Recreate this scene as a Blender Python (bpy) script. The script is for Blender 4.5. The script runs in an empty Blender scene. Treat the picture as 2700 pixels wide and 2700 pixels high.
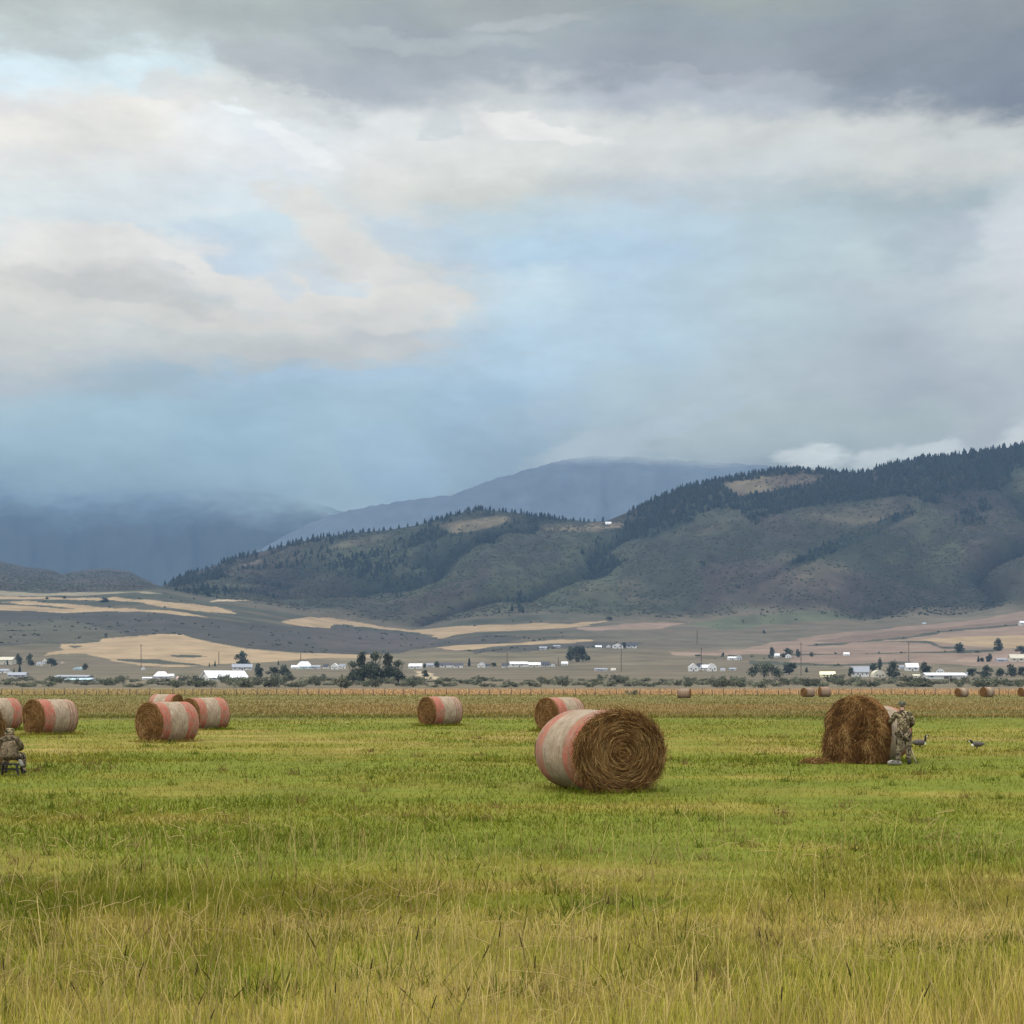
import bpy, math, random
import numpy as np

S = bpy.context.scene
COL = S.collection
rng = np.random.default_rng(7)
random.seed(7)

# ------------------------------------------------------------------ camera
F, CX, HV, CAMH = 3800.0, 1350.0, 1803.0, 2.2      # focal length and horizon, in pixels of the 2700 px photograph
cam = bpy.data.cameras.new('camera')
cam.sensor_width = 36.0
cam.lens = 36.0 * F / 2700.0
cam.shift_y = (HV - 1350.0) / 2700.0
cam.clip_start = 0.2
cam.clip_end = 60000.0
camo = bpy.data.objects.new('camera', cam)
camo.location = (0, 0, CAMH)
camo.rotation_euler = (math.radians(90), 0, 0)
COL.objects.link(camo)
S.camera = camo

# ------------------------------------------------------------------ render, exposure
S.view_settings.view_transform = 'Standard'
S.view_settings.look = 'None'
S.view_settings.exposure = 0.0
S.view_settings.gamma = 1.0
S.view_settings.use_curve_mapping = False
cy = S.cycles
cy.use_denoising = True
try:
    cy.denoiser = 'OPENIMAGEDENOISE'
    cy.denoising_input_passes = 'RGB_ALBEDO_NORMAL'
except Exception:
    pass
cy.max_bounces = 5
cy.diffuse_bounces = 3
cy.glossy_bounces = 2
cy.transmission_bounces = 2
cy.volume_bounces = 0
cy.transparent_max_bounces = 12
cy.sample_clamp_indirect = 4.0
cy.use_adaptive_sampling = False

# ------------------------------------------------------------------ sun
SUN_EL, SUN_AZ = math.radians(48), math.radians(-115)     # azimuth from +Y towards +X: from the left, a little behind
sl = bpy.data.lights.new('sun', 'SUN')
sl.energy = 1.5
sl.angle = math.radians(14)
sl.color = (1.0, 0.95, 0.87)
so = bpy.data.objects.new('sun', sl)
sd = (math.sin(SUN_AZ) * math.cos(SUN_EL), math.cos(SUN_AZ) * math.cos(SUN_EL), math.sin(SUN_EL))
from mathutils import Vector, Matrix
so.rotation_euler = Vector(sd).to_track_quat('Z', 'Y').to_euler()
COL.objects.link(so)

# ------------------------------------------------------------------ world: Nishita sky behind a broken, overcast cloud deck
HAZE_D = 1.0e-4                       # haze density per metre
HAZE_TOP = 1900.0
HAZE_SAT = (0.14, 0.23, 0.36)        # what endless haze looks like under this sky
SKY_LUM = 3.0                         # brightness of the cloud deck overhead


def lin(c):
    c = np.asarray(c, float) / 255.0
    return np.where(c <= 0.04045, c / 12.92, ((c + 0.055) / 1.055) ** 2.4)


world = bpy.data.worlds.new('World')
S.world = world
world.use_nodes = True
wt = world.node_tree
wt.nodes.clear()


class NT:
    """tiny node-tree writer"""
    def __init__(s, tree):
        s.t = tree

    def n(s, typ, **kw):
        nd = s.t.nodes.new(typ)
        for k, v in kw.items():
            setattr(nd, k, v)
        return nd

    def put(s, sock, v):
        if hasattr(v, 'is_output'):
            s.t.links.new(v, sock)
        elif v is not None:
            sock.default_value = v

    def m(s, op, a, b=None, c=None, clamp=False):
        nd = s.n('ShaderNodeMath', operation=op, use_clamp=clamp)
        for i, v in enumerate((a, b, c)):
            s.put(nd.inputs[i], v)
        return nd.outputs[0]

    def vm(s, op, a, b=None):
        nd = s.n('ShaderNodeVectorMath', operation=op)
        s.put(nd.inputs[0], a)
        if b is not None:
            s.put(nd.inputs[1], b)
        return nd.outputs[0]

    def noise(s, vec, scale, detail=4, rough=0.5, dist=0.0):
        nd = s.n('ShaderNodeTexNoise')
        s.put(nd.inputs['Vector'], vec)
        nd.inputs['Scale'].default_value = scale
        nd.inputs['Detail'].default_value = detail
        nd.inputs['Roughness'].default_value = rough
        nd.inputs['Distortion'].default_value = dist
        return nd

    def step(s, v, a, b, lo=0.0, hi=1.0, smooth=True):
        nd = s.n('ShaderNodeMapRange', interpolation_type='SMOOTHSTEP' if smooth else 'LINEAR', clamp=True)
        s.put(nd.inputs[0], v)
        for i, x in enumerate((a, b, lo, hi)):
            s.put(nd.inputs[i + 1], x)
        return nd.outputs[0]

    def mix(s, fac, a, b, mode='MIX'):
        nd = s.n('ShaderNodeMix', data_type='RGBA', blend_type=mode)
        s.put(nd.inputs[0], fac)
        for i, v in ((6, a), (7, b)):
            if isinstance(v, (tuple, list, np.ndarray)):
                v = tuple(float(x) for x in v[:3]) + (1.0,)
            s.put(nd.inputs[i], v)
        return nd.outputs[2]

    def ramp(s, fac, stops, interp='LINEAR'):
        nd = s.n('ShaderNodeValToRGB')
        cr = nd.color_ramp
        cr.interpolation = interp
        while len(cr.elements) > 1:
            cr.elements.remove(cr.elements[-1])
        for i, (p, c) in enumerate(stops):
            e = cr.elements[0] if i == 0 else cr.elements.new(p)
            e.position = p
            if np.isscalar(c):
                c = (c, c, c)
            e.color = tuple(float(x) for x in c[:3]) + (1.0,)
        s.put(nd.inputs[0], fac)
        return nd.outputs[0]


W = NT(wt)
tc = W.n('ShaderNodeTexCoord')
gen = tc.outputs['Generated']
sep = W.n('ShaderNodeSeparateXYZ')
W.put(sep.inputs[0], gen)
dx, dy, dz = sep.outputs
az = W.m('ARCTAN2', dx, dy)
el = W.m('ARCSINE', dz)
# the clouds lie in layers: noise is stretched along the horizon
cmb = W.n('ShaderNodeCombineXYZ')
W.put(cmb.inputs[0], W.m('MULTIPLY', az, 1.0))
W.put(cmb.inputs[1], W.m('MULTIPLY', el, 2.3))
flat = cmb.outputs[0]
w1 = W.noise(flat, 9.0, 4, 0.52)
w2 = W.noise(flat, 30.0, 4, 0.6)
s1 = W.n('ShaderNodeSeparateColor'); W.put(s1.inputs[0], w1.outputs['Color'])
s2 = W.n('ShaderNodeSeparateColor'); W.put(s2.inputs[0], w2.outputs['Color'])
daz = W.m('ADD', W.m('MULTIPLY', W.m('SUBTRACT', s1.outputs[0], 0.5), 0.10), W.m('MULTIPLY', W.m('SUBTRACT', s2.outputs[0], 0.5), 0.05))
dele = W.m('ADD', W.m('MULTIPLY', W.m('SUBTRACT', s1.outputs[1], 0.5), 0.045), W.m('MULTIPLY', W.m('SUBTRACT', s2.outputs[1], 0.5), 0.028))
azw = W.m('ADD', az, daz)
elw = W.m('ADD', el, dele)

SKY_V = [-60, 0, 90, 170, 250, 340, 430, 510, 590, 670, 750, 830, 910, 1000, 1090, 1170, 1250, 1330, 1450, 1560]
SKY_LIFT = (6, 7, 1)                     # the blue parts read a little too dull
SKY_U = [0, 340, 680, 1010, 1350, 1690, 2025, 2360, 2700]
SKY_C = [
 [(180,190,190),(182,190,190),(174,184,182),(166,176,177),(164,172,175),(158,168,171),(160,170,170),(150,160,166),(146,154,160)],
 [(184,193,192),(188,195,194),(178,188,186),(168,178,178),(166,174,176),(160,170,172),(162,172,170),(152,162,168),(148,156,162)],
 [(198,208,208),(198,208,208),(176,186,187),(162,171,179),(167,177,181),(157,167,175),(157,167,175),(147,156,166),(138,148,158)],
 [(224,243,251),(222,240,246),(188,198,198),(172,181,187),(168,178,186),(159,167,177),(160,168,178),(144,153,163),(133,145,157)],
 [(224,226,226),(240,238,232),(222,226,224),(182,190,197),(206,212,213),(186,194,203),(182,191,200),(147,157,169),(134,144,158)],
 [(237,235,229),(233,233,227),(233,239,242),(222,226,226),(226,228,226),(217,221,219),(212,216,214),(212,216,214),(202,208,207)],
 [(229,231,229),(225,227,225),(236,240,243),(227,229,227),(224,228,224),(214,218,218),(206,214,216),(209,213,211),(207,211,209)],
 [(222,230,230),(220,228,230),(222,232,237),(219,221,217),(210,214,210),(195,206,214),(184,196,207),(172,186,198),(170,184,195)],
 [(220,230,232),(216,226,230),(198,215,229),(214,220,222),(189,208,223),(184,204,223),(181,200,214),(179,193,206),(207,214,220)],
 [(227,227,223),(227,227,223),(203,217,231),(215,217,215),(180,206,230),(178,202,227),(182,200,214),(188,202,212),(213,219,223)],
 [(216,216,212),(205,207,205),(207,219,228),(209,213,213),(196,215,232),(179,202,225),(180,198,212),(188,200,208),(207,213,217)],
 [(215,217,213),(213,215,211),(214,215,211),(211,213,211),(186,208,228),(178,200,222),(180,198,212),(182,196,204),(199,208,212)],
 [(206,210,208),(196,204,206),(192,200,202),(193,199,203),(179,204,227),(177,200,221),(178,194,208),(176,188,198),(188,198,204)],
 [(184,196,204),(162,181,200),(158,183,207),(169,194,217),(171,196,221),(178,198,214),(174,188,202),(172,184,194),(180,190,198)],
 [(160,184,204),(158,186,208),(154,182,206),(162,188,210),(156,183,210),(172,190,204),(170,184,196),(168,182,192),(178,188,196)],
 [(152,178,202),(154,182,204),(152,180,204),(160,186,208),(140,166,192),(168,184,198),(160,176,190),(160,174,188),(170,182,192)],
 [(142,167,191),(140,166,190),(148,174,198),(156,181,203),(138,162,187),(142,160,181),(140,156,176),(150,166,180),(165,178,188)],
 [(128,154,180),(130,156,182),(138,162,187),(152,176,198),(140,160,182),(140,158,178),(140,156,176),(150,165,178),(160,172,182)],
 [(118,146,172),(120,148,174),(125,152,178),(140,164,188),(140,160,182),(140,158,178),(140,156,176),(150,165,178),(160,172,182)],
 [(118,146,172),(120,148,174),(125,152,178),(140,164,188),(140,160,182),(140,158,178),(140,156,176),(150,165,178),(160,172,182)],
]


SKY_C = [[tuple(c + d for c, d in zip(q, SKY_LIFT)) if q[2] - q[0] > 22 and 135 < q[0] < 212 else q for q in row] for row in SKY_C]


def px_az(u):
    return math.atan((u - CX) / F)


def px_el(u, v):
    return math.atan((HV - v) / F * math.cos(px_az(u)))


EL_MAX = 0.5
elf = W.m('DIVIDE', elw, EL_MAX)


def through_haze(c, e):
    """radiance the sky must have so that it reads as c after the haze in front of it"""
    path = min(HAZE_TOP / max(math.sin(e), 0.01), 14000.0)
    T = math.exp(-HAZE_D * path)
    return np.clip((lin(c) - np.array(HAZE_SAT) * (1 - T)) / T, 0.01, 2.0)


prev = None
for k, u in enumerate(SKY_U):
    stops = sorted((px_el(u, v) / EL_MAX, through_haze(SKY_C[j][k], px_el(u, v))) for j, v in enumerate(SKY_V))
    rc = W.ramp(elf, stops, 'B_SPLINE' if False else 'EASE')
    if prev is None:
        prev = rc
    else:
        f = W.step(azw, px_az(SKY_U[k - 1]), px_az(u))
        prev = W.mix(f, prev, rc)
cloud = prev

# single clouds, breaks and veils that stand out: (u, v, half-width, half-height, tilt, colour, strength)
BLOBS = [
 (560, 655, 100, 40, 0.1, (196,212,228), 0.8), (660, 705, 70, 22, 0.3, (200,216,230), 0.7),
 (860, 752, 75, 22, 0.15, (192,214,230), 0.8), (620, 700, 150, 26, 0.45, (228,228,224), 0.6),
 (770, 790, 140, 50, 0.1, (216,217,213), 0.7), (1060, 800, 160, 75, 0.0, (213,215,213), 0.75),
 (760, 945, 330, 30, -0.05, (178,190,200), 0.6), (250, 1010, 330, 36, 0.0, (160,178,196), 0.5),
 (1230, 1170, 150, 130, 0.5, (145,170,195), 0.25), (1000, 1200, 150, 110, 0.4, (158,186,208), 0.7),
 (1560, 1170, 160, 26, -0.32, (176,192,204), 0.8), (1680, 1205, 170, 22, -0.1, (170,186,199), 0.6),
 (2150, 1208, 62, 30, 0.1, (205,215,219), 0.9), (2290, 1210, 60, 28, -0.3, (196,206,212), 0.8),
 (2440, 1185, 80, 24, -0.2, (198,208,214), 0.8), (2690, 1140, 50, 40, -0.4, (206,214,218), 0.7),
 (1500, 1110, 330, 70, -0.3, (174,193,207), 0.35), (2480, 620, 120, 70, -0.2, (170,184,196), 0.5),
 (1360, 62, 170, 14, -0.08, (186,194,196), 0.6), (1130, 108, 260, 16, 0.02, (186,196,198), 0.55),
 (2150, 250, 100, 40, 0.3, (190,198,206), 0.6), (1480, 350, 120, 34, 0.25, (236,236,234), 0.7),
 (640, 290, 80, 40, 0.3, (222,228,228), 0.5), (860, 410, 110, 36, 0.4, (238,242,245), 0.6),
 (900, 240, 130, 60, 0.5, (180,188,194), 0.5), (1180, 330, 60, 40, 0.0, (206,214,216), 0.6),
 (2680, 600, 70, 120, 0.1, (212,219,224), 0.6), (500, 880, 500, 34, -0.03, (206,209,208), 0.6),
]
SHARP = [
 (500, 700, 150, 30, -0.50, (232,232,229), 0.8), (905, 640, 240, 60, -0.52, (222,223,219), 0.8), (1100, 735, 120, 26, -0.25, (218,220,218), 0.7),
 (830, 775, 330, 40, -0.03, (224,224,220), 0.75), (1080, 815, 130, 62, 0.25, (217,218,215), 0.8), (300, 770, 260, 26, -0.10, (200,203,202), 0.5),
 (600, 650, 120, 60, -0.45, (200,216,230), 0.6), (715, 722, 90, 26, -0.45, (200,217,231), 0.45), (880, 752, 90, 18, -0.1, (200,217,231), 0.45), (1140, 640, 190, 44, -0.15, (186,210,228), 0.4),
 (300, 640, 280, 34, 0.05, (230,230,227), 0.5), (780, 385, 110, 26, -0.45, (243,246,247), 0.7), (640, 285, 60, 18, -0.1, (240,246,249), 0.7), (1440, 345, 150, 26, -0.2, (238,238,236), 0.7),
 (1150, 330, 60, 34, 0.2, (206,213,216), 0.7), (450, 225, 70, 34, -0.3, (224,227,226), 0.6), (760, 915, 420, 20, 0.02, (199,203,204), 0.6), (330, 935, 260, 22, 0.0, (190,198,203), 0.5),
 (900, 985, 260, 22, 0.02, (172,197,219), 0.5), (1030, 1215, 150, 90, -0.55, (158,186,208), 0.7), (1700, 1140, 260, 34, 0.33, (173,191,203), 0.65), (1600, 1180, 240, 34, 0.25, (176,192,203), 0.5),
 (760, 190, 200, 40, -0.1, (180,188,193), 0.6), (950, 215, 140, 40, 0.1, (176,184,192), 0.6),
 (2580, 160, 260, 60, -0.03, (138,148,159), 0.4), (1900, 190, 260, 12, -0.06, (172,180,188), 0.5), (2080, 225, 130, 24, -0.12, (176,184,191), 0.6),
]
SHARP = [b[:4] + (-b[4], b[5], min(b[6] * 1.2, 0.92)) for b in SHARP]
BLOBS = [b + (False,) for b in BLOBS if b[:2] not in ((560,655),(660,705),(860,752),(620,700),(770,790),(1060,800),(1000,1200),(1560,1170),(1680,1205),(500,880),(640,290),(860,410),(1180,330),(1480,350),(2150,250),(900,240),(760,945),(250,1010))] + [b + (True,) for b in SHARP]
n3 = W.noise(flat, 42.0, 5, 0.62)
ragged = W.m('MULTIPLY', W.m('SUBTRACT', n3.outputs[0], 0.5), 2.6)
for (u, v, a, b, th, c, st, sharp) in BLOBS:
    a0, e0 = px_az(u), px_el(u, v)
    ca, sa = math.cos(-th), math.sin(-th)
    A, B = a / F, b / F
    # rotated elliptical distance
    du = W.m('SUBTRACT', azw if False else W.m('ADD', az, W.m('MULTIPLY', daz, 0.5)), a0)
    dv = W.m('SUBTRACT', W.m('ADD', el, W.m('MULTIPLY', dele, 0.7)), e0)
    p = W.m('MULTIPLY_ADD', dv, sa / A, W.m('MULTIPLY', du, ca / A))
    q = W.m('MULTIPLY_ADD', dv, ca / B, W.m('MULTIPLY', du, -sa / B))
    r = W.m('MULTIPLY_ADD', p, p, W.m('MULTIPLY', q, q))
    r = W.m('ADD', r, ragged)
    wgt = W.step(r, 1.5, 0.40, 0.0, st) if sharp else W.step(r, 2.2, 0.0, 0.0, st)
    cloud = W.mix(wgt, cloud, through_haze(c, e0))

# soft texture inside the cloud deck
n4 = W.noise(flat, 16.0, 5, 0.62)
tex = W.step(n4.outputs[0], 0.25, 0.75, 0.87, 1.10, False)
cloud = W.mix(1.0, cloud, tex, 'MULTIPLY')
# the deck overhead and behind the photographer: brighter broken overcast
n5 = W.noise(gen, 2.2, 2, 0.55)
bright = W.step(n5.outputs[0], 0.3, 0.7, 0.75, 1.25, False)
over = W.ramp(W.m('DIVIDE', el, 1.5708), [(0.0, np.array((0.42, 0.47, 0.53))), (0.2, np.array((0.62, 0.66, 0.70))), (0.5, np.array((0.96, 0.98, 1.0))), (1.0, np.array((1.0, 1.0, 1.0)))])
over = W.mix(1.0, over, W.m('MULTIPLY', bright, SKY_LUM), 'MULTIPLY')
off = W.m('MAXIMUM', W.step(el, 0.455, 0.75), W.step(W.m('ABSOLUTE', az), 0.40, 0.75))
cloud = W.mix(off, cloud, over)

nish = W.n('ShaderNodeTexSky', sky_type='NISHITA', sun_disc=False, sun_elevation=SUN_EL, sun_rotation=SUN_AZ)
bg1 = W.n('ShaderNodeBackground'); W.put(bg1.inputs[0], nish.outputs[0]); bg1.inputs[1].default_value = 0.1
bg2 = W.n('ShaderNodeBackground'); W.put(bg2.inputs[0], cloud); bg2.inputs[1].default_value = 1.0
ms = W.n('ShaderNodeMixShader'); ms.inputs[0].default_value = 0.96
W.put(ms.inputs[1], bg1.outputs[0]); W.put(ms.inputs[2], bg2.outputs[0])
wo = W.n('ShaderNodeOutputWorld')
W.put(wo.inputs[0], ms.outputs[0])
world.cycles.sampling_method = 'MANUAL'
world.cycles.sample_map_resolution = 512


# ------------------------------------------------------------------ helpers
def P(u, v, d):
    return np.array(((u - CX) / F * d, d, CAMH - (v - HV) / F * d))


def gd(v):
    return F * CAMH / (v - HV)


def vnoise(x, y, seed=0):
    tab = np.random.default_rng(1000 + seed).random((256, 256))
    ix, iy = np.floor(x).astype(int), np.floor(y).astype(int)
    fx, fy = x - ix, y - iy
    fx, fy = fx * fx * (3 - 2 * fx), fy * fy * (3 - 2 * fy)
    a, b = tab[ix % 256, iy % 256], tab[(ix + 1) % 256, iy % 256]
    c, d = tab[ix % 256, (iy + 1) % 256], tab[(ix + 1) % 256, (iy + 1) % 256]
    return (a + (b - a) * fx) * (1 - fy) + (c + (d - c) * fx) * fy


def fbm(x, y, octv=4, seed=0, gain=0.5):
    t, amp, tot = 0.0, 1.0, 0.0
    for i in range(octv):
        t = t + amp * vnoise(x * 2 ** i + 17.3 * i, y * 2 ** i + 9.1 * i, seed + i)
        tot += amp
        amp *= gain
    return t / tot


def sm(x, a, b):
    t = np.clip((x - a) / (b - a), 0, 1)
    return t * t * (3 - 2 * t)


def mesh_np(name, V, faces, mat=None, col=None, smooth=False):
    """faces: list of integer arrays (n,3) or (n,4)"""
    me = bpy.data.meshes.new(name)
    V = np.ascontiguousarray(V, dtype=np.float32)
    me.vertices.add(len(V))
    me.vertices.foreach_set('co', V.ravel())
    faces = [np.ascontiguousarray(f, dtype=np.int32) for f in faces if len(f)]
    loops = np.concatenate([f.ravel() for f in faces])
    tot = np.concatenate([np.full(len(f), f.shape[1], np.int32) for f in faces])
    start = np.concatenate([[0], np.cumsum(tot)[:-1]]).astype(np.int32)
    me.loops.add(len(loops))
    me.loops.foreach_set('vertex_index', loops)
    me.polygons.add(len(tot))
    me.polygons.foreach_set('loop_start', start)
    try:
        me.polygons.foreach_set('loop_total', tot)
    except Exception:
        pass
    if smooth:
        me.polygons.foreach_set('use_smooth', np.ones(len(tot), bool))
    if col is not None:
        at = me.color_attributes.new('Col', 'FLOAT_COLOR', 'POINT')
        c4 = np.ones((len(V), 4), np.float32)
        c4[:, :3] = col
        at.data.foreach_set('color', c4.ravel())
    me.update(calc_edges=True)
    if mat:
        me.materials.append(mat)
    return me


def obj(name, me, parent=None, loc=None, rot=None):
    o = bpy.data.objects.new(name, me)
    COL.objects.link(o)
    if parent is not None:
        o.parent = parent
    if loc is not None:
        o.location = tuple(float(x) for x in loc)
    if rot is not None:
        o.rotation_euler = rot
    return o


def tag(o, label=None, cat=None, group=None, kind=None):
    if label: o['label'] = label
    if cat: o['category'] = cat
    if group: o['group'] = group
    if kind: o['kind'] = kind
    return o


def thing(name, label, cat, loc=(0, 0, 0), rz=0.0, group=None):
    return tag(obj(name, None, None, loc, (0, 0, rz)), label, cat, group)


def grid_faces(nr, nc, wrap=False):
    r = np.arange(nr - 1)[:, None]
    c = np.arange(nc if wrap else nc - 1)[None, :]
    c2 = (c + 1) % nc
    return np.stack([r * nc + c, r * nc + c2, (r + 1) * nc + c2, (r + 1) * nc + c], -1).reshape(-1, 4)


def ribbons(P0, T, B, L, w, Sd, col, seg=3, taper=0.7, tipcol=None):
    """curved strips: p(s) = P0 + T L s + B L s^2, width w along Sd"""
    N = len(P0)
    s = np.linspace(0, 1, seg + 1)[None, :, None]
    C = P0[:, None, :] + T[:, None, :] * (L[:, None, None] * s) + B[:, None, :] * (L[:, None, None] * s * s)
    half = (0.5 * w)[:, None, None] * (1 - taper * s)
    V = np.stack([C - Sd[:, None, :] * half, C + Sd[:, None, :] * half], 2).reshape(-1, 3)
    base = (np.arange(N) * 2 * (seg + 1))[:, None]
    k = (np.arange(seg) * 2)[None, :]
    Fq = np.stack([base + k, base + k + 1, base + k + 3, base + k + 2], -1).reshape(-1, 4)
    if tipcol is None:
        c = np.repeat(col, 2 * (seg + 1), 0)
    else:
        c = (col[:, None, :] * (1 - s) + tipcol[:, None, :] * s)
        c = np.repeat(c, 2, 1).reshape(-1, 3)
    return V, Fq, c


class MB:
    """collects plain shapes into one mesh"""
    def __init__(s):
        s.v, s.f, s.n = [], [], 0

    def add(s, V, Fs):
        V = np.asarray(V, float)
        s.v.append(V)
        s.f += [[i + s.n for i in f] for f in Fs]
        s.n += len(V)

    def box(s, x0, x1, y0, y1, z0, z1):
        s.add([(x0, y0, z0), (x1, y0, z0), (x1, y1, z0), (x0, y1, z0), (x0, y0, z1), (x1, y0, z1), (x1, y1, z1), (x0, y1, z1)],
              [(0, 3, 2, 1), (4, 5, 6, 7), (0, 1, 5, 4), (1, 2, 6, 5), (2, 3, 7, 6), (3, 0, 4, 7)])

    def tube(s, pts, rad, n=8):
        pts = [np.array(p, float) for p in pts]
        rad = rad if hasattr(rad, '__len__') else [rad] * len(pts)
        V = []
        for i, p in enumerate(pts):
            t = (pts[min(i + 1, len(pts) - 1)] - pts[max(i - 1, 0)])
            t /= np.linalg.norm(t)
            a = np.cross(t, (0.31, 0.95, 0.05)); a /= np.linalg.norm(a)
            b = np.cross(t, a)
            for k in range(n):
                th = 2 * math.pi * k / n
                V.append(p + rad[i] * (a * math.cos(th) + b * math.sin(th)))
        Fs = []
        for i in range(len(pts) - 1):
            for k in range(n):
                k2 = (k + 1) % n
                Fs.append((i * n + k, i * n + k2, (i + 1) * n + k2, (i + 1) * n + k))
        Fs.append(tuple(range(n))[::-1])
        Fs.append(tuple((len(pts) - 1) * n + k for k in range(n)))
        s.add(V, Fs)

    def mesh(s, name, mat=None, smooth=False):
        me = bpy.data.meshes.new(name)
        me.from_pydata([tuple(p) for p in np.concatenate(s.v)], [], s.f)
        if smooth:
            me.polygons.foreach_set('use_smooth', [True] * len(me.polygons))
        if mat:
            me.materials.append(mat)
        return me

    def build(s, name, mat, parent=None, smooth=False, loc=None, rot=None):
        return obj(name, s.mesh(name, mat, smooth), parent, loc, rot)


# ------------------------------------------------------------------ materials
def new_mat(name):
    m = bpy.data.materials.new(name)
    m.use_nodes = True
    n = NT(m.node_tree)
    b = m.node_tree.nodes['Principled BSDF']
    b.inputs['Roughness'].default_value = 0.85
    b.inputs['Specular IOR Level'].default_value = 0.2
    return m, n, b


def plain(name, c, rough=0.8, var=0.15, scale=3.0, spec=0.2):
    m, n, b = new_mat(name)
    t = n.n('ShaderNodeTexCoord')
    no = n.noise(t.outputs['Object'], scale, 5, 0.6)
    f = n.step(no.outputs[0], 0.25, 0.75, 1 - var, 1 + var, False)
    n.put(b.inputs['Base Color'], n.mix(1.0, c, f, 'MULTIPLY'))
    b.inputs['Roughness'].default_value = rough
    b.inputs['Specular IOR Level'].default_value = spec
    return m


def attr_mat(name, var=0.2, scale=1.0, detail=5, rough=0.9, bump=0.0, trans=0.0, spec=0.1, stretch=None, coord='Object'):
    m, n, b = new_mat(name)
    a = n.n('ShaderNodeAttribute', attribute_name='Col')
    c = a.outputs['Color']
    if var > 0:
        t = n.n('ShaderNodeTexCoord')
        vec = t.outputs[coord]
        if stretch:
            vec = n.vm('MULTIPLY', vec, stretch)
        no = n.noise(vec, scale, detail, 0.65)
        f = n.step(no.outputs[0], 0.2, 0.8, 1 - var, 1 + var, False)
        c = n.mix(1.0, c, f, 'MULTIPLY')
        if bump > 0:
            bp = n.n('ShaderNodeBump')
            bp.inputs['Strength'].default_value = 1.0
            bp.inputs['Distance'].default_value = bump
            n.put(bp.inputs['Height'], no.outputs[0])
            n.put(b.inputs['Normal'], bp.outputs[0])
    n.put(b.inputs['Base Color'], c)
    b.inputs['Roughness'].default_value = rough
    b.inputs['Specular IOR Level'].default_value = spec
    if trans > 0:
        tr = n.n('ShaderNodeBsdfTranslucent')
        n.put(tr.inputs[0], c)
        mx = n.n('ShaderNodeMixShader')
        mx.inputs[0].default_value = trans
        n.put(mx.inputs[1], b.outputs[0]); n.put(mx.inputs[2], tr.outputs[0])
        n.put(m.node_tree.nodes['Material Output'].inputs[0], mx.outputs[0])
    return m


M_GROUND = attr_mat('meadow soil', 0.35, 1.6, 8, 0.95, 0.05, stretch=(0.5, 1.0, 1.0))
M_GRASS = attr_mat('grass blades', 0.0, rough=0.9, trans=0.45, spec=0.0)
M_HILLS = attr_mat('hill ground', 0.35, 0.02, 9, 0.95)
M_LEAF = attr_mat('leaves', 0.0, rough=0.8, trans=0.2)
M_HAY = attr_mat('hay', 0.0, rough=0.9, trans=0.1)
M_HAYCORE = attr_mat('packed hay', 0.45, 14.0, 6, 0.95, 0.02)
M_BARK = plain('bark', (0.09, 0.07, 0.05), 0.9, 0.3, 4)
M_POST = plain('weathered wood', (0.10, 0.075, 0.055), 0.9, 0.3, 6)
M_WIRE = plain('fence wire', (0.12, 0.11, 0.10), 0.5, 0.1)
M_WHITE = plain('white paint', (0.60, 0.58, 0.53), 0.6, 0.12, 0.6)
M_CREAM = plain('cream paint', (0.52, 0.47, 0.36), 0.7, 0.08, 0.6)
M_GREYW = plain('grey siding', (0.40, 0.40, 0.40), 0.7, 0.1, 0.6)
M_DARKR = plain('dark shingles', (0.07, 0.07, 0.08), 0.8, 0.2, 0.8)
M_GREYR = plain('grey roofing', (0.28, 0.29, 0.31), 0.7, 0.15, 0.8)
M_WHITER = plain('white sheet metal roofing', (0.70, 0.70, 0.68), 0.45, 0.10, 0.4, 0.4)
M_TEALR = plain('pale teal sheet metal', (0.42, 0.56, 0.58), 0.4, 0.08, 0.4, 0.4)
M_PINK = plain('pale pink siding', (0.72, 0.50, 0.42), 0.7, 0.08, 0.6)
M_REDR = plain('red brown roofing', (0.28, 0.12, 0.08), 0.8, 0.12, 0.8)
M_YELLOW = plain('pale yellow sheet metal', (0.80, 0.76, 0.45), 0.5, 0.06, 0.5)
M_GLASS = plain('window glass', (0.04, 0.05, 0.06), 0.15, 0.1, 1.0, 0.5)
M_DOOR = plain('door paint', (0.13, 0.11, 0.10), 0.6, 0.1)

# ------------------------------------------------------------------ terrain functions
KU = np.array([-3600, -600, 0, 300, 430, 700, 900, 1100, 1500, 1900, 2300, 2500, 2700, 3400, 6300])
KF = np.array([1560, 1560, 1558, 1560, 1553, 1598, 1640, 1655, 1636, 1645, 1638, 1628, 1614, 1570, 1560])
CR = [(-3600, 1400), (-900, 1440), (-300, 1462), (0, 1478), (60, 1492), (140, 1503), (165, 1513), (180, 1508), (230, 1502), (290, 1498), (340, 1505), (390, 1530), (425, 1548),
      (480, 1522), (560, 1492), (640, 1465), (720, 1445), (800, 1424), (900, 1408), (1000, 1400), (1100, 1386), (1200, 1358), (1250, 1346), (1330, 1349), (1400, 1358),
      (1480, 1368), (1560, 1374), (1600, 1372), (1660, 1348), (1740, 1308), (1800, 1288), (1870, 1269), (1950, 1257), (2060, 1241), (2130, 1238), (2200, 1244), (2270, 1248),
      (2330, 1231), (2420, 1212), (2520, 1199), (2620, 1184), (2700, 1173), (2900, 1150), (3400, 1130), (6300, 1120)]
CRU = np.array([c[0] for c in CR], float)
CRV = np.array([c[1] for c in CR], float)
FOOT = 3500.0


def crest_d(u):
    return 4650.0 + 1100 * (1 - sm(u, 380, 470))


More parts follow.
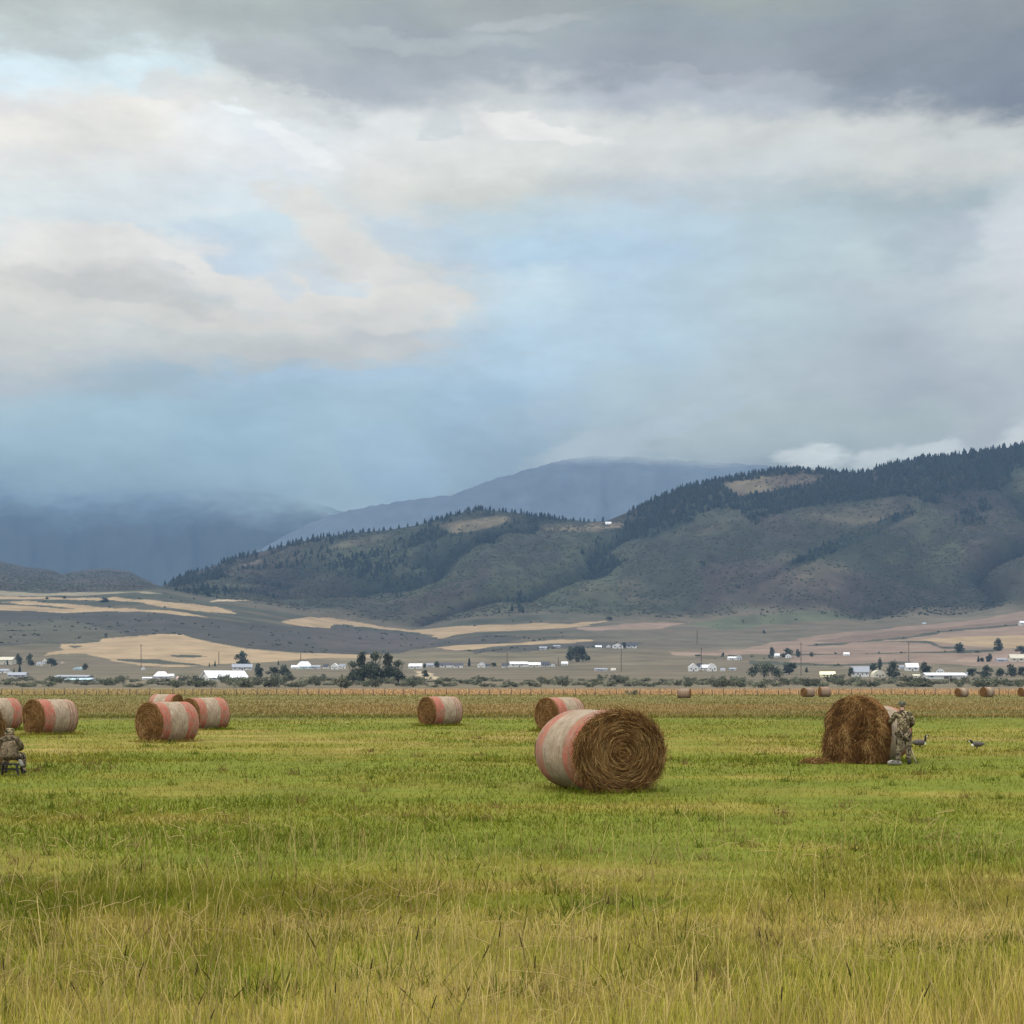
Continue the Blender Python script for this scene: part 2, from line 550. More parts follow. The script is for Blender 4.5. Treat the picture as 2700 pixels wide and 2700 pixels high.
def spur(X, d):
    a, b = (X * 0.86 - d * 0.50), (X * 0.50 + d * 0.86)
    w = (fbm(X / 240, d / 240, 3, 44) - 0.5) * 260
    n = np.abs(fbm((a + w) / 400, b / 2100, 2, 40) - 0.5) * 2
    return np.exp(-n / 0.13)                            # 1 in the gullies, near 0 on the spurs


def terr(u, d, bumps=True):
    """height of the land at picture column u, distance d (metres)"""
    u = np.asarray(u, float); d = np.asarray(d, float)
    vf = np.interp(u, KU, KF)
    vc = np.interp(u, CRU, CRV)
    dc = crest_d(u)
    v = np.interp(d, [600, 640, 900, 1200, 1650, 2000], [1817.3, 1816, 1806, 1795, 1772, 1755])
    t1 = np.clip((d - 2000) / (FOOT - 2000), 0, 1)
    v = np.where(d > 2000, 1755 + (vf - 1755) * t1, v)
    t = np.clip((d - FOOT) / (dc - FOOT), 0, 1)
    prof = 1.18 * t - 0.18 * t * t
    v = np.where(d > FOOT, vf + (vc - vf) * prof, v)
    v = np.where(d > dc, vc + (d - dc) * 0.25, v)
    z = CAMH - (v - HV) / F * d
    if bumps:
        X = (u - CX) / F * d
        # spurs and gullies that run down the slope, towards the left
        r = spur(X, d)
        amp = np.sin(np.pi * np.clip(t, 0, 1)) ** 0.8 * np.clip((vf - vc) / 260, 0.15, 1)
        z = z - amp * (r - 0.25) * 85 * (0.5 + fbm(X / 500, d / 500, 2, 46))
        z = z + (fbm(X / 110, d / 150, 4, 50) - 0.5) * 34 * sm(d, 3000, 3600) * np.clip(amp + 0.2, 0, 1)
        z = z + (fbm(X / 420, d / 260, 3, 60) - 0.5) * 24 * sm(d, 1900, 2500) * (1 - sm(d, 3500, 3900))
    return z


def terr_d(u, v):
    """distance at which the land shows at picture row v"""
    ds = np.concatenate([np.arange(605, 3500, 5.0), np.arange(3500, 6000, 10.0)])
    z = terr(np.full_like(ds, u), ds, False)
    vv = HV - (z - CAMH) / ds * F
    i = np.argmax(vv <= v)
    return float(ds[i])


def inside(poly, u, v):
    u0, v0 = np.asarray(u), np.asarray(v)
    r = np.zeros(u0.shape, bool)
    n = len(poly)
    for i in range(n):
        (x1, y1), (x2, y2) = poly[i], poly[(i + 1) % n]
        if y1 == y2:
            continue
        c = ((y1 > v0) != (y2 > v0)) & (u0 < (x2 - x1) * (v0 - y1) / (y2 - y1) + x1)
        r ^= c
    return r


# ------------------------------------------------------------------ near field: colours of the meadow
GREEN = np.array((0.110, 0.140, 0.011)); YEL = np.array((0.180, 0.160, 0.022)); STRAW = np.array((0.315, 0.225, 0.072))
BROWN = np.array((0.195, 0.132, 0.042)); ORANGE = np.array((0.34, 0.20, 0.085)); DARK = np.array((0.045, 0.058, 0.014)); OLIVE = np.array((0.150, 0.128, 0.038))
SV = [1803, 1895, 1902, 1922, 1932, 1965, 1992, 2012, 2100, 2132, 2150, 2166, 2185, 2265, 2300, 2330, 2352, 2385, 2425, 2465, 2520, 2600, 2700, 2900]
SS = [0.3, 0.15, 0.12, 0.18, 0.50, 0.50, 0.38, 0.15, 0.16, 0.28, 0.40, 0.27, 0.14, 0.18, 0.28, 0.32, 0.22, 0.34, 0.44, 0.38, 0.32, 0.38, 0.40, 0.40]


def meadow(x, y):
    """albedo of the meadow at ground point x, y"""
    v = HV + F * CAMH / np.maximum(y, 1.0)
    u = CX + x / np.maximum(y, 1.0) * F
    wob = (fbm(x / 16, y / 30, 3, 3) - 0.5) * 60 * sm(v, 1900, 2300)
    s = np.interp(v + wob, SV, SS)
    rows = fbm(x / 14 + 3, y / 1.3, 4, 5)               # mowing rows lie across the view
    blot = fbm(x / 3.0, y / 2.6, 4, 9, 0.65)
    s = s + (rows - 0.5) * 0.7 + (blot - 0.5) * 1.2
    s = s + 0.15 * sm(u, 1500, 2300) * sm(v, 2280, 2420)
    s = np.clip(s, 0.14, 1)[..., None]
    c = np.where(s < 0.5, GREEN + (YEL - GREEN) * (s * 2), YEL + (STRAW - YEL) * (s * 2 - 1))
    # dark line at the edge of the mown part, then the brown uncut meadow, then the tan strip past the fence
    e = (fbm(x / 25, y / 9, 3, 12) - 0.5)
    vv = v + e * 14
    unc = (1 - sm(vv + (fbm(x / 6, y / 4, 3, 16) - 0.5) * 16, 1880, 1899))[..., None]
    bl = fbm(x / 30, y / 14, 4, 15)[..., None]
    up = BROWN * (1 - sm(bl, 0.50, 0.68)) + OLIVE * sm(bl, 0.50, 0.68)
    far = (1 - sm(vv, 1838, 1862))[..., None]
    up = up * (1 - far) + (OLIVE * 1.1) * far
    left = (1 - sm(u, 600, 1000))[..., None]
    up = up * (1 - 0.5 * left) + OLIVE * 1.05 * 0.5 * left
    tan = (1 - sm(v + e * 5, 1828, 1835))[..., None]
    up = up * (1 - tan) + (ORANGE * (1 - 0.55 * left) + OLIVE * 1.3 * 0.55 * left) * tan
    c = c * (1 - unc) + up * unc
    line = (np.exp(-((vv - 1890) / 4.0) ** 2) * 0.35)[..., None]
    c = c * (1 - line) + DARK * line
    g = (0.86 + 0.28 * fbm(x / 1.7, y / 1.7, 3, 21))[..., None]
    return c * g


# ground sheet, flat, from behind the photographer to the willows
uu = np.concatenate([np.linspace(-9000, -900, 40)[:-1], np.linspace(-900, 3600, 640), np.linspace(3600, 11700, 40)[1:]])
vv = np.concatenate([[6000, 5200, 4500, 4000, 3600], np.linspace(3300, 1900, 430), np.linspace(1899, 1816.5, 150)])
UU, VV = np.meshgrid(uu, vv)
D = gd(VV)
X = (UU - CX) / F * D
zz = (fbm(X / 6, D / 6, 3, 31) - 0.5) * 0.10 * sm(D, 3, 8)
me = mesh_np('ground', np.stack([X, D, zz], -1).reshape(-1, 3), [grid_faces(len(vv), len(uu))], M_GROUND,
             (meadow(X, D) * 0.85).reshape(-1, 3), True)
tag(obj('ground', me), kind='structure')
M_PLAIN = plain('meadow beyond the view', (0.10, 0.105, 0.025), 0.95, 0.3, 0.2)
b = MB(); b.add([(-16000, -3000, -1.2), (16000, -3000, -1.2), (16000, 16000, -1.2), (-16000, 16000, -1.2)], [(0, 1, 2, 3)])
tag(b.build('terrain', M_PLAIN), kind='structure')

# ------------------------------------------------------------------ hills sheet: valley floor, stubble fields, forested hill
TAN = np.array((0.285, 0.205, 0.115)); PTAN = np.array((0.185, 0.130, 0.092)); DKHILL = np.array((0.050, 0.046, 0.036)); FLOOR = np.array((0.122, 0.101, 0.060))
BRUSH = np.array((0.040, 0.042, 0.028)); LINE = np.array((0.055, 0.055, 0.035)); PALE = np.array((0.38, 0.30, 0.19))
POLYS = [
 (DKHILL, [(-3600, 1610), (0, 1613), (200, 1616), (330, 1614), (500, 1625), (640, 1640), (760, 1650), (900, 1652), (1060, 1665), (1180, 1688), (1160, 1712), (1000, 1728), (760, 1721), (640, 1709), (500, 1680), (330, 1682), (160, 1700), (0, 1715), (-3600, 1700)]),
 (np.array((0.074, 0.068, 0.045)), [(-3600, 1640), (0, 1640), (130, 1632), (230, 1640), (300, 1665), (330, 1682), (160, 1700), (0, 1710), (-3600, 1690)]),
 (np.array((0.062, 0.052, 0.042)), [(800, 1660), (900, 1655), (1060, 1668), (1150, 1685), (1130, 1705), (1000, 1712), (850, 1700)]),
 (np.array((0.20, 0.17, 0.11)), [(-3600, 1563), (0, 1560), (120, 1562), (300, 1563), (440, 1572), (300, 1574), (0, 1571), (-3600, 1570)]),
 (TAN, [(-3600, 1572), (0, 1572), (180, 1579), (300, 1583), (400, 1590), (500, 1598), (570, 1608), (635, 1621), (560, 1618), (470, 1607), (300, 1589), (160, 1584), (80, 1583), (0, 1581), (-3600, 1581)]),
 (TAN, [(-3600, 1588), (0, 1590), (80, 1586), (200, 1597), (300, 1607), (400, 1608), (500, 1618), (560, 1628), (480, 1624), (400, 1617), (300, 1612), (200, 1615), (0, 1612), (-3600, 1610)]),
 (LINE, [(0, 1590), (60, 1592), (120, 1597), (195, 1606), (150, 1606), (80, 1600), (0, 1594)]),
 (TAN, [(160, 1722), (165, 1704), (190, 1701), (240, 1695), (330, 1684), (430, 1678), (490, 1680), (560, 1695), (640, 1712), (760, 1722), (900, 1725), (1000, 1729), (1000, 1737), (860, 1736), (700, 1744), (560, 1753), (480, 1758), (380, 1757), (300, 1742), (230, 1728), (200, 1727), (120, 1733), (130, 1728)]),
 (LINE, [(185, 1707), (225, 1706), (215, 1712), (190, 1716)]),
 (LINE, [(450, 1727), (500, 1729), (545, 1733), (500, 1734), (455, 1731)]),
 (LINE, [(300, 1740), (420, 1738), (540, 1755), (420, 1752)]),
 (PALE, [(555, 1588), (600, 1576), (690, 1568), (772, 1564), (772, 1568), (690, 1573), (640, 1580), (600, 1584)]),
 (np.array((0.14, 0.115, 0.075)), [(640, 1582), (700, 1573), (775, 1568), (800, 1575), (720, 1583)]),
 (np.array((0.16, 0.12, 0.08)), [(835, 1595), (900, 1588), (930, 1597), (900, 1606), (850, 1604)]),
 (TAN * 0.92, [(745, 1640), (800, 1632), (860, 1629), (930, 1637), (1010, 1650), (1100, 1656), (1250, 1655), (1400, 1648), (1600, 1639), (1500, 1655), (1380, 1664), (1250, 1672), (1170, 1684), (1120, 1672), (1040, 1660), (900, 1647), (850, 1655), (800, 1650)]),
 (DKHILL, [(1180, 1686), (1300, 1678), (1400, 1680), (1330, 1690), (1180, 1700)]),
 (TAN, [(1150, 1716), (1200, 1704), (1350, 1692), (1480, 1684), (1555, 1684), (1562, 1689), (1450, 1700), (1300, 1714), (1200, 1722)]),
 (DKHILL * 1.15, [(1200, 1723), (1320, 1714), (1450, 1702), (1560, 1692), (1700, 1690), (1600, 1715), (1400, 1728), (1250, 1732)]),
 (PTAN * 1.1, [(1520, 1655), (1700, 1638), (1820, 1636), (1750, 1650), (1540, 1665)]),
 (np.array((0.082, 0.088, 0.050)), [(1800, 1640), (1950, 1622), (2080, 1610), (2200, 1605), (2350, 1600), (2200, 1625), (2050, 1640), (1900, 1655)]),
 (PTAN, [(1800, 1722), (1950, 1710), (2020, 1692), (2140, 1676), (2250, 1662), (2430, 1645), (2560, 1632), (2700, 1613), (3400, 1570), (6300, 1560), (6300, 1745), (2700, 1760), (2480, 1752), (2230, 1758), (2100, 1752), (2080, 1735), (1960, 1738), (1800, 1735)]),
 (PTAN * 1.2, [(1760, 1727), (1900, 1718), (2040, 1710), (2040, 1716), (1900, 1728), (1780, 1733)]),
 (TAN * 0.95, [(2230, 1692), (2330, 1689), (2500, 1682), (2700, 1672), (6300, 1650), (6300, 1690), (2700, 1706), (2500, 1696), (2400, 1688), (2300, 1693)]),
 (PTAN * 0.75, [(2120, 1690), (2250, 1672), (2400, 1660), (2550, 1645), (2700, 1640), (2700, 1650), (2550, 1656), (2380, 1680), (2220, 1692)]),
 (LINE, [(2100, 1697), (2220, 1693), (2380, 1679), (2550, 1654), (2700, 1649), (2700, 1652), (2550, 1659), (2380, 1683), (2220, 1697)]),
 (LINE, [(2220, 1694), (2330, 1689), (2440, 1691), (2490, 1702), (2620, 1705), (2700, 1711), (2700, 1714), (2620, 1708), (2490, 1706), (2440, 1695), (2330, 1692)]),
 (LINE, [(2060, 1724), (2250, 1724), (2500, 1722), (2640, 1716), (2640, 1722), (2500, 1728), (2250, 1728), (2060, 1732)]),
 (LINE, [(1980, 1745), (2220, 1753), (2400, 1747), (2400, 1751), (2220, 1757), (1980, 1752)]),
 (PTAN * 1.25, [(2480, 1745), (2640, 1726), (2700, 1722), (2700, 1735), (2560, 1748)]),
 (FLOOR * 0.8, [(1820, 1733), (1980, 1724), (2060, 1730), (2060, 1745), (1850, 1742)]),
 (PALE * 0.9, [(1090, 1768), (1130, 1772), (1160, 1790), (1130, 1795), (1100, 1780)]),
]
ds = np.concatenate([np.linspace(600, 1300, 40)[:-1], np.linspace(1300, FOOT, 230)[:-1], np.linspace(FOOT, 4900, 240)[:-1], np.linspace(4900, 6600, 60)])
uh = np.concatenate([np.linspace(-3600, -400, 60)[:-1], np.linspace(-400, 3100, 960), np.linspace(3100, 6300, 60)[1:]])
UH, DH = np.meshgrid(uh, ds)
ZH = terr(UH, DH)
VH = HV - (terr(UH, DH, False) - CAMH) / DH * F
VR = HV - (ZH - CAMH) / DH * F
XH = (UH - CX) / F * DH


def hill_tone(u, d, v):
    """openness (0 forest .. 1 grass opening) and hue noise for the forested hill"""
    X = (u - CX) / F * d
    q = v + 0.36 * (u - 1350)                       # bands that climb to the right
    n = fbm(X / 260, d / 200, 4, 70)
    band = fbm(q / 60, u / 700, 3, 75)
    vc = np.interp(u, CRU, CRV)
    up = np.clip((v - vc) / 220, 0, 1)
    o = 0.34 + 0.16 * up + (n - 0.5) * 0.8 - (spur(X, d) - 0.30) * 0.5

    def ell(cu, cv, a, b, th, k):
        c, s = math.cos(th), math.sin(th)
        p = ((u - cu) * c + (v - cv) * s) / a
        r = (-(u - cu) * s + (v - cv) * c) / b
        return k * np.clip(1.6 - (p * p + r * r) - (n - 0.5) * 1.5, 0, 1)
    o = o + ell(1240, 1384, 95, 16, -0.15, 1.1) + ell(1480, 1392, 110, 9, 0.05, 0.5) + ell(2010, 1275, 130, 26, -0.05, 1.1)
    o = o + ell(2320, 1352, 220, 36, -0.05, 0.16) + ell(2680, 1260, 50, 50, 0.0, 0.4) + ell(1600, 1385, 50, 8, 0, 0.7)
    o = o + ell(700, 1464, 100, 12, -0.35, 0.5) + ell(950, 1428, 80, 10, -0.2, 0.4)
    o = o - ell(1800, 1340, 150, 36, -0.45, 1.2) - ell(2150, 1300, 180, 26, -0.1, 1.0) - ell(2450, 1250, 260, 36, -0.14, 1.0) - ell(1150, 1362, 120, 14, -0.25, 0.8)
    o = o - ell(1050, 1440, 240, 14, -0.33, 0.8) - ell(2200, 1440, 300, 12, -0.42, 0.7)
    return np.clip(o, 0, 1), n


fl = FLOOR * (0.8 + 0.45 * fbm(XH / 160, DH / 60, 4, 80))[..., None]
base = fl.copy()
k = sm(VH + (fbm(XH / 90, DH / 90, 3, 81) - 0.5) * 16, 1726, 1700)[..., None]
# slope between the valley and the foot of the hill
up = np.where((UH < 1500)[..., None], BRUSH * 1.15, np.array((0.10, 0.085, 0.055)))
kk = sm(UH, 1350, 1700)[..., None]
up = BRUSH * 1.2 * (1 - kk) + np.array((0.100, 0.086, 0.058)) * kk
base = base + (up - base) * (1 - sm(VH, 1690, 1730))[..., None]
base = base * (0.66 + 0.68 * fbm(XH / 220, DH / 40, 4, 83))[..., None]
hv = sm(fbm(XH / 300, DH / 55, 3, 87), 0.42, 0.60)[..., None]
base = base * (1 - 0.5 * hv) + np.array((0.125, 0.095, 0.062)) * 0.5 * hv
ln = np.exp(-((fbm(XH / 900, DH / 120, 2, 88) * 9 % 1.0 - 0.5) / 0.07) ** 2)[..., None] * sm(DH, 1250, 1500)[..., None]
base = base * (1 - 0.5 * ln) + LINE * 0.7 * 0.5 * ln
jit_u = UH + (fbm(XH / 60, DH / 60, 3, 84) - 0.5) * 34
jit_v = VH + (fbm(XH / 60, DH / 60, 3, 85) - 0.5) * 6.5
for c, poly in POLYS:
    mk = inside(poly, jit_u, jit_v)
    tone = c * (0.84 + 0.32 * fbm(XH / 150, DH / 26, 4, 86))[..., None]
    base = np.where(mk[..., None], tone, base)
# the hill itself
op, hn = hill_tone(UH, DH, VR)
FORE = np.array((0.016, 0.021, 0.014)); SCRUB = np.array((0.030, 0.032, 0.021)); OPEN = np.array((0.115, 0.092, 0.056)); MAUVE = np.array((0.048, 0.035, 0.031))
o3 = op[..., None]
hill = np.where(o3 < 0.55, FORE + (SCRUB - FORE) * (o3 / 0.55), SCRUB + (OPEN - SCRUB) * ((o3 - 0.55) / 0.45))
mv = sm(fbm(XH / 330, DH / 330, 3, 90), 0.50, 0.66)[..., None] * 0.6
hill = hill * (1 - mv) + MAUVE * mv
grn = sm(fbm(XH / 200, DH / 400, 3, 92), 0.56, 0.68)[..., None] * 0.6
hill = hill * (1 - grn) + np.array((0.042, 0.050, 0.027)) * grn
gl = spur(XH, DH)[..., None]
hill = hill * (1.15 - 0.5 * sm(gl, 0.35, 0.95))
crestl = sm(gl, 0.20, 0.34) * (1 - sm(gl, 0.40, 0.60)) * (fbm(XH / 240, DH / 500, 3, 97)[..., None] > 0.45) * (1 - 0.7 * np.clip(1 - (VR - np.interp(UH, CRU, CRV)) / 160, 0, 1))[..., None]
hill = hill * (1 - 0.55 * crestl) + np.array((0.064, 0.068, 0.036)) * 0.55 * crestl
hill = hill * (0.48 + 0.9 * fbm(XH / 26, DH / 34, 4, 91, 0.65))[..., None]
red = np.exp(-(((UH - 1910) * 0.97 + (VR - 1298) * 0.2) / 40) ** 2 - (((VR - 1298) - 0.30 * (UH - 1910)) / 7) ** 2)[..., None]
hill = hill * (1 - red) + np.array((0.24, 0.12, 0.085)) * red
foot = sm(DH + (fbm(XH / 150, DH / 150, 3, 93) - 0.5) * 160, FOOT + 30, FOOT + 130)[..., None]
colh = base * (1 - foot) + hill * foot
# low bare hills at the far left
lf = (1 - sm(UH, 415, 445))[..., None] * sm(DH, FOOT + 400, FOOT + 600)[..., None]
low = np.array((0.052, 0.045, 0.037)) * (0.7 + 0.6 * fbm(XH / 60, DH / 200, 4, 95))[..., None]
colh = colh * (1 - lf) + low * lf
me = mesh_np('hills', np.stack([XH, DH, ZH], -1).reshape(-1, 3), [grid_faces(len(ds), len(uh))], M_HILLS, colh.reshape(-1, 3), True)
tag(obj('hills', me), kind='structure')


# ------------------------------------------------------------------ far mountains that vanish into the cloud base
def mountain_mat(name, c, zlo, zhi, nscale):
    m, n, b = new_mat(name)
    ge = n.n('ShaderNodeNewGeometry')
    sx = n.n('ShaderNodeSeparateXYZ'); n.put(sx.inputs[0], ge.outputs['Position'])
    no = n.noise(n.vm('MULTIPLY', ge.outputs['Position'], (1, 1, 1.6)), nscale, 6, 0.6)
    no2 = n.noise(ge.outputs['Position'], 0.006, 6, 0.65)
    n.put(b.inputs['Base Color'], n.mix(1.0, c, n.step(no2.outputs[0], 0.25, 0.75, 0.78, 1.22, False), 'MULTIPLY'))
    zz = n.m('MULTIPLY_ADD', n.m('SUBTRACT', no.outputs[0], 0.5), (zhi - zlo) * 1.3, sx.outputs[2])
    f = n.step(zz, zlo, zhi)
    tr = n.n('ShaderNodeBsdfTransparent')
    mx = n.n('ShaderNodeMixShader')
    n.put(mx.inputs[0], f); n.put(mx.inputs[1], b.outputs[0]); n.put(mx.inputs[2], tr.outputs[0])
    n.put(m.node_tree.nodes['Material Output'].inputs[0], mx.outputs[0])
    return m


def mountain(name, prof, d0, d1, mat, seed):
    us = np.linspace(prof[0][0], prof[-1][0], 420)
    t = np.linspace(0, 1, 60)
    U, T = np.meshgrid(us, t)
    Dm = d0 + (d1 - d0) * T
    Xm = (U - CX) / F * d1 * (Dm / d1)
    vc = np.interp(U, [p[0] for p in prof], [p[1] for p in prof])
    hc = CAMH + (HV - vc) / F * d1
    rid = np.abs(fbm(U / 90, T * 1.5 + U / 500, 4, seed) - 0.5) * 2
    Z = hc * T ** 0.9 * (1 - 0.22 * np.sin(np.pi * T) * rid) + (fbm(U / 14, T * 9, 3, seed + 5) - 0.5) * 22 * sm(T, 0, 0.3)
    me = mesh_np(name, np.stack([Xm, Dm, Z], -1).reshape(-1, 3), [grid_faces(len(t), len(us))], mat, None, True)
    return tag(obj(name, me), kind='structure')


zv = lambda v, d: CAMH + (HV - v) / F * d
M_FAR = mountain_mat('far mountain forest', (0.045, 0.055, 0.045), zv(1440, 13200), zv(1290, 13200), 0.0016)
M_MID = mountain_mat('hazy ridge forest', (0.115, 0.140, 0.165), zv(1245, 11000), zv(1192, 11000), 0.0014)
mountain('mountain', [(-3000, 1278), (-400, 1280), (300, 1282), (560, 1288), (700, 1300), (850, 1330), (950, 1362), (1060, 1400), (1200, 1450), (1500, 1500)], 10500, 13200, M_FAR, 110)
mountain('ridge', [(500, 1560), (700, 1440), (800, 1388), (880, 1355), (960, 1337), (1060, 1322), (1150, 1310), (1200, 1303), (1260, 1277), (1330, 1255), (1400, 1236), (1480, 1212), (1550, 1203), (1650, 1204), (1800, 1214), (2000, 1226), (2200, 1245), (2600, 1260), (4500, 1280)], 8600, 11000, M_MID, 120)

# ------------------------------------------------------------------ haze: the air of the valley
hz = MB(); hz.box(-15000, 15000, -2500, 14500, -3.0, HAZE_TOP)
mh = bpy.data.materials.new('haze'); mh.use_nodes = True
nh = NT(mh.node_tree); mh.node_tree.nodes.clear()
pv = nh.n('ShaderNodeVolumePrincipled')
pv.inputs['Color'].default_value = (0.145, 0.245, 0.39, 1)
pv.inputs['Density'].default_value = HAZE_D
pv.inputs['Anisotropy'].default_value = 0.0
mo = nh.n('ShaderNodeOutputMaterial'); nh.put(mo.inputs['Volume'], pv.outputs[0])
ho = hz.build('haze', mh)
tag(ho, kind='stuff')

# ------------------------------------------------------------------ fence across the meadow
FD = 285.0
fence = thing('fence', 'long wire fence of thin dark wooden posts crossing the meadow behind the far bales', 'fence', (0, FD, 0))
rf = np.random.default_rng(12)
pm = []
for k in range(4):
    b = MB(); b.tube([(0, 0, -0.2), (rf.normal(0, 0.02), 0, 0.7), (rf.normal(0, 0.05), 0, 1.22)], [0.085, 0.08, 0.07], 7)
    pm.append(b.mesh('post', M_POST, True))
for k in range(97):
    o = obj('post', pm[k % 4], fence, (-101 + 2.1 * k + rf.normal(0, 0.25), rf.normal(0, 0.3), rf.normal(0, 0.05)))
    o.scale = (1, 1, 0.85 if k % 2 else 1.1)
for z in (0.45, 0.78, 1.08):
    b = MB(); b.tube([(-125, 0, z), (-40, 0.1, z - 0.02), (40, -0.1, z), (125, 0, z)], 0.012, 5)
    b.build('wire', M_WIRE, fence)


# ------------------------------------------------------------------ trees
def leaf_mesh(name, lobes, n, size, c0, c1, seed, droop=0.0):
    """many small leaf clumps spread through several lobes: (x, y, z, rx, ry, rz)"""
    r = np.random.default_rng(seed)
    lobes = np.array(lobes, float)
    vol = lobes[:, 3] * lobes[:, 4] * lobes[:, 5]
    k = r.choice(len(lobes), n, p=vol ** 0.8 / (vol ** 0.8).sum())
    q = r.normal(0, 1, (n, 3)); q /= np.linalg.norm(q, axis=1)[:, None]
    q *= (r.random((n, 1)) ** 0.45)
    p = lobes[k, :3] + q * lobes[k, 3:] * (1 + r.normal(0, 0.08, (n, 1)))
    a = r.normal(0, 1, (n, 3)); a[:, 2] *= 0.7; a /= np.linalg.norm(a, axis=1)[:, None]
    b2 = np.cross(a, r.normal(0, 1, (n, 3))); b2 /= np.linalg.norm(b2, axis=1)[:, None]
    s = size * r.uniform(0.55, 1.35, (n, 1))
    V = np.stack([p - a * s - b2 * s * 0.6, p + a * s * 0.2 - b2 * s * 0.8, p + a * s + b2 * s * 0.5, p - a * s * 0.3 + b2 * s * 0.8], 1).reshape(-1, 3)
    V[:, 2] = np.maximum(V[:, 2], 0.02)
    lob = r.uniform(0.75, 1.25, len(lobes))
    t = np.clip(r.random(n) * 0.6 + 0.4 * lob[k] - 0.2, 0, 1)[:, None]
    c = (np.array(c0) * (1 - t) + np.array(c1) * t) * lob[k][:, None]
    return mesh_np(name, V, [np.arange(4 * n).reshape(-1, 4)], M_LEAF, np.repeat(c, 4, 0))


def trunk_mesh(h, rad, top, seed, limbs=4):
    r = np.random.default_rng(seed)
    b = MB()
    b.tube([(0, 0, -0.6), (0.02 * h, 0, h * 0.4), (0, 0.02 * h, top)], [rad * 1.25, rad, rad * 0.45], 8)
    for i in range(limbs):
        a = r.uniform(0, 6.28)
        z = h * r.uniform(0.25, 0.5)
        b.tube([(0.01 * h, 0, z), (math.cos(a) * h * 0.14, math.sin(a) * h * 0.14, z + h * 0.2), (math.cos(a) * h * 0.22, math.sin(a) * h * 0.22, z + h * 0.36)], [rad * 0.55, rad * 0.35, rad * 0.15], 6)
    return b.mesh('trunk', M_BARK, True)


def make_lobes(seed, n, wide, zlo, zhi, rad):
    r = np.random.default_rng(seed)
    L = []
    for i in range(n):
        z = r.uniform(zlo, zhi)
        t = (z - zlo) / (zhi - zlo)
        k = wide * (1 - 0.75 * t ** 2)
        L.append((r.uniform(-k, k), r.uniform(-k, k), z, rad * r.uniform(0.7, 1.25), rad * r.uniform(0.7, 1.25), rad * r.uniform(0.7, 1.3)))
    return L


# each prototype is one unit tall and about `asp` wide; parts: trunk, crown
DG0, DG1 = (0.048, 0.060, 0.042), (0.110, 0.122, 0.078)
TREES = {}
for k in range(4):
    TREES['round%d' % k] = (1.0, leaf_mesh('crown', make_lobes(500 + k, 10, 0.31, 0.17, 0.80, 0.20), 620, 0.055, DG0, DG1, 510 + k), trunk_mesh(1.0, 0.03, 0.75, 520 + k))
TREES['wide0'] = (2.1, leaf_mesh('crown', [(x, y * 0.5, z, 0.33, 0.3, 0.30) for x, y, z in ((-0.75, 0, 0.33), (-0.45, 0.3, 0.55), (-0.1, -0.2, 0.68), (0.3, 0.2, 0.62), (0.65, 0, 0.42), (0.85, 0.2, 0.28), (0.05, 0, 0.35))], 1300, 0.05, (0.050, 0.060, 0.036), (0.130, 0.140, 0.080), 530), trunk_mesh(1.0, 0.05, 0.6, 531))
TREES['poplar'] = (0.45, leaf_mesh('crown', [(0, 0, z, w, w, 0.17) for z, w in ((0.22, 0.13), (0.4, 0.17), (0.58, 0.16), (0.74, 0.12), (0.88, 0.07))], 420, 0.05, DG0, DG1, 540), trunk_mesh(1.0, 0.03, 0.7, 541, 2))
TREES['cotton0'] = (0.62, leaf_mesh('crown', make_lobes(550, 13, 0.20, 0.13, 0.88, 0.15), 1700, 0.032, (0.040, 0.050, 0.032), (0.125, 0.130, 0.078), 551), trunk_mesh(1.0, 0.03, 0.85, 552, 6))
TREES['cotton1'] = (0.66, leaf_mesh('crown', make_lobes(560, 13, 0.22, 0.13, 0.86, 0.16), 1700, 0.032, (0.040, 0.050, 0.032), (0.125, 0.130, 0.078), 561), trunk_mesh(1.0, 0.03, 0.8, 562, 6))
TREES['block'] = (1.15, leaf_mesh('crown', [(x, 0.1, z, 0.24, 0.24, 0.30) for x, z in ((-0.38, 0.34), (-0.28, 0.66), (0.0, 0.72), (0.3, 0.70), (0.42, 0.36), (0.05, 0.34))], 1000, 0.055, DG0, DG1, 570), trunk_mesh(1.0, 0.04, 0.7, 571))


def conifer_mesh(name, seed, tiers=5, n=9):
    r = np.random.default_rng(seed)
    V, Fs = [], []
    for i in range(tiers):
        z0 = 0.06 + 0.86 * i / tiers
        z1 = min(z0 + 0.94 / tiers * 1.75, 1.0)
        R = 0.20 * (1 - i / tiers) ** 0.85 + 0.03
        base = len(V)
        for j in range(n * 2):
            a = math.pi * j / n + i
            rr = R * (1.0 if j % 2 == 0 else 0.60) * r.uniform(0.75, 1.2)
            V.append((rr * math.cos(a), rr * math.sin(a), z0 - (0.03 if j % 2 == 0 else -0.01)))
        V.append((r.normal(0, 0.008), r.normal(0, 0.008), z1))
        Fs += [(base + j, base + (j + 1) % (2 * n), base + 2 * n) for j in range(2 * n)]
    V = np.array(V)
    c = np.array((0.016, 0.024, 0.017)) * r.uniform(0.75, 1.35, (len(V), 1))
    return mesh_np(name, V, [np.array(Fs)], M_LEAF, c)


b = MB(); b.tube([(0, 0, -0.08), (0, 0, 0.5)], [0.022, 0.012], 7)
M_TR = b.mesh('trunk', M_BARK)
for k in range(3):
    TREES['pine%d' % k] = (0.45, conifer_mesh('crown', 580 + k), M_TR)


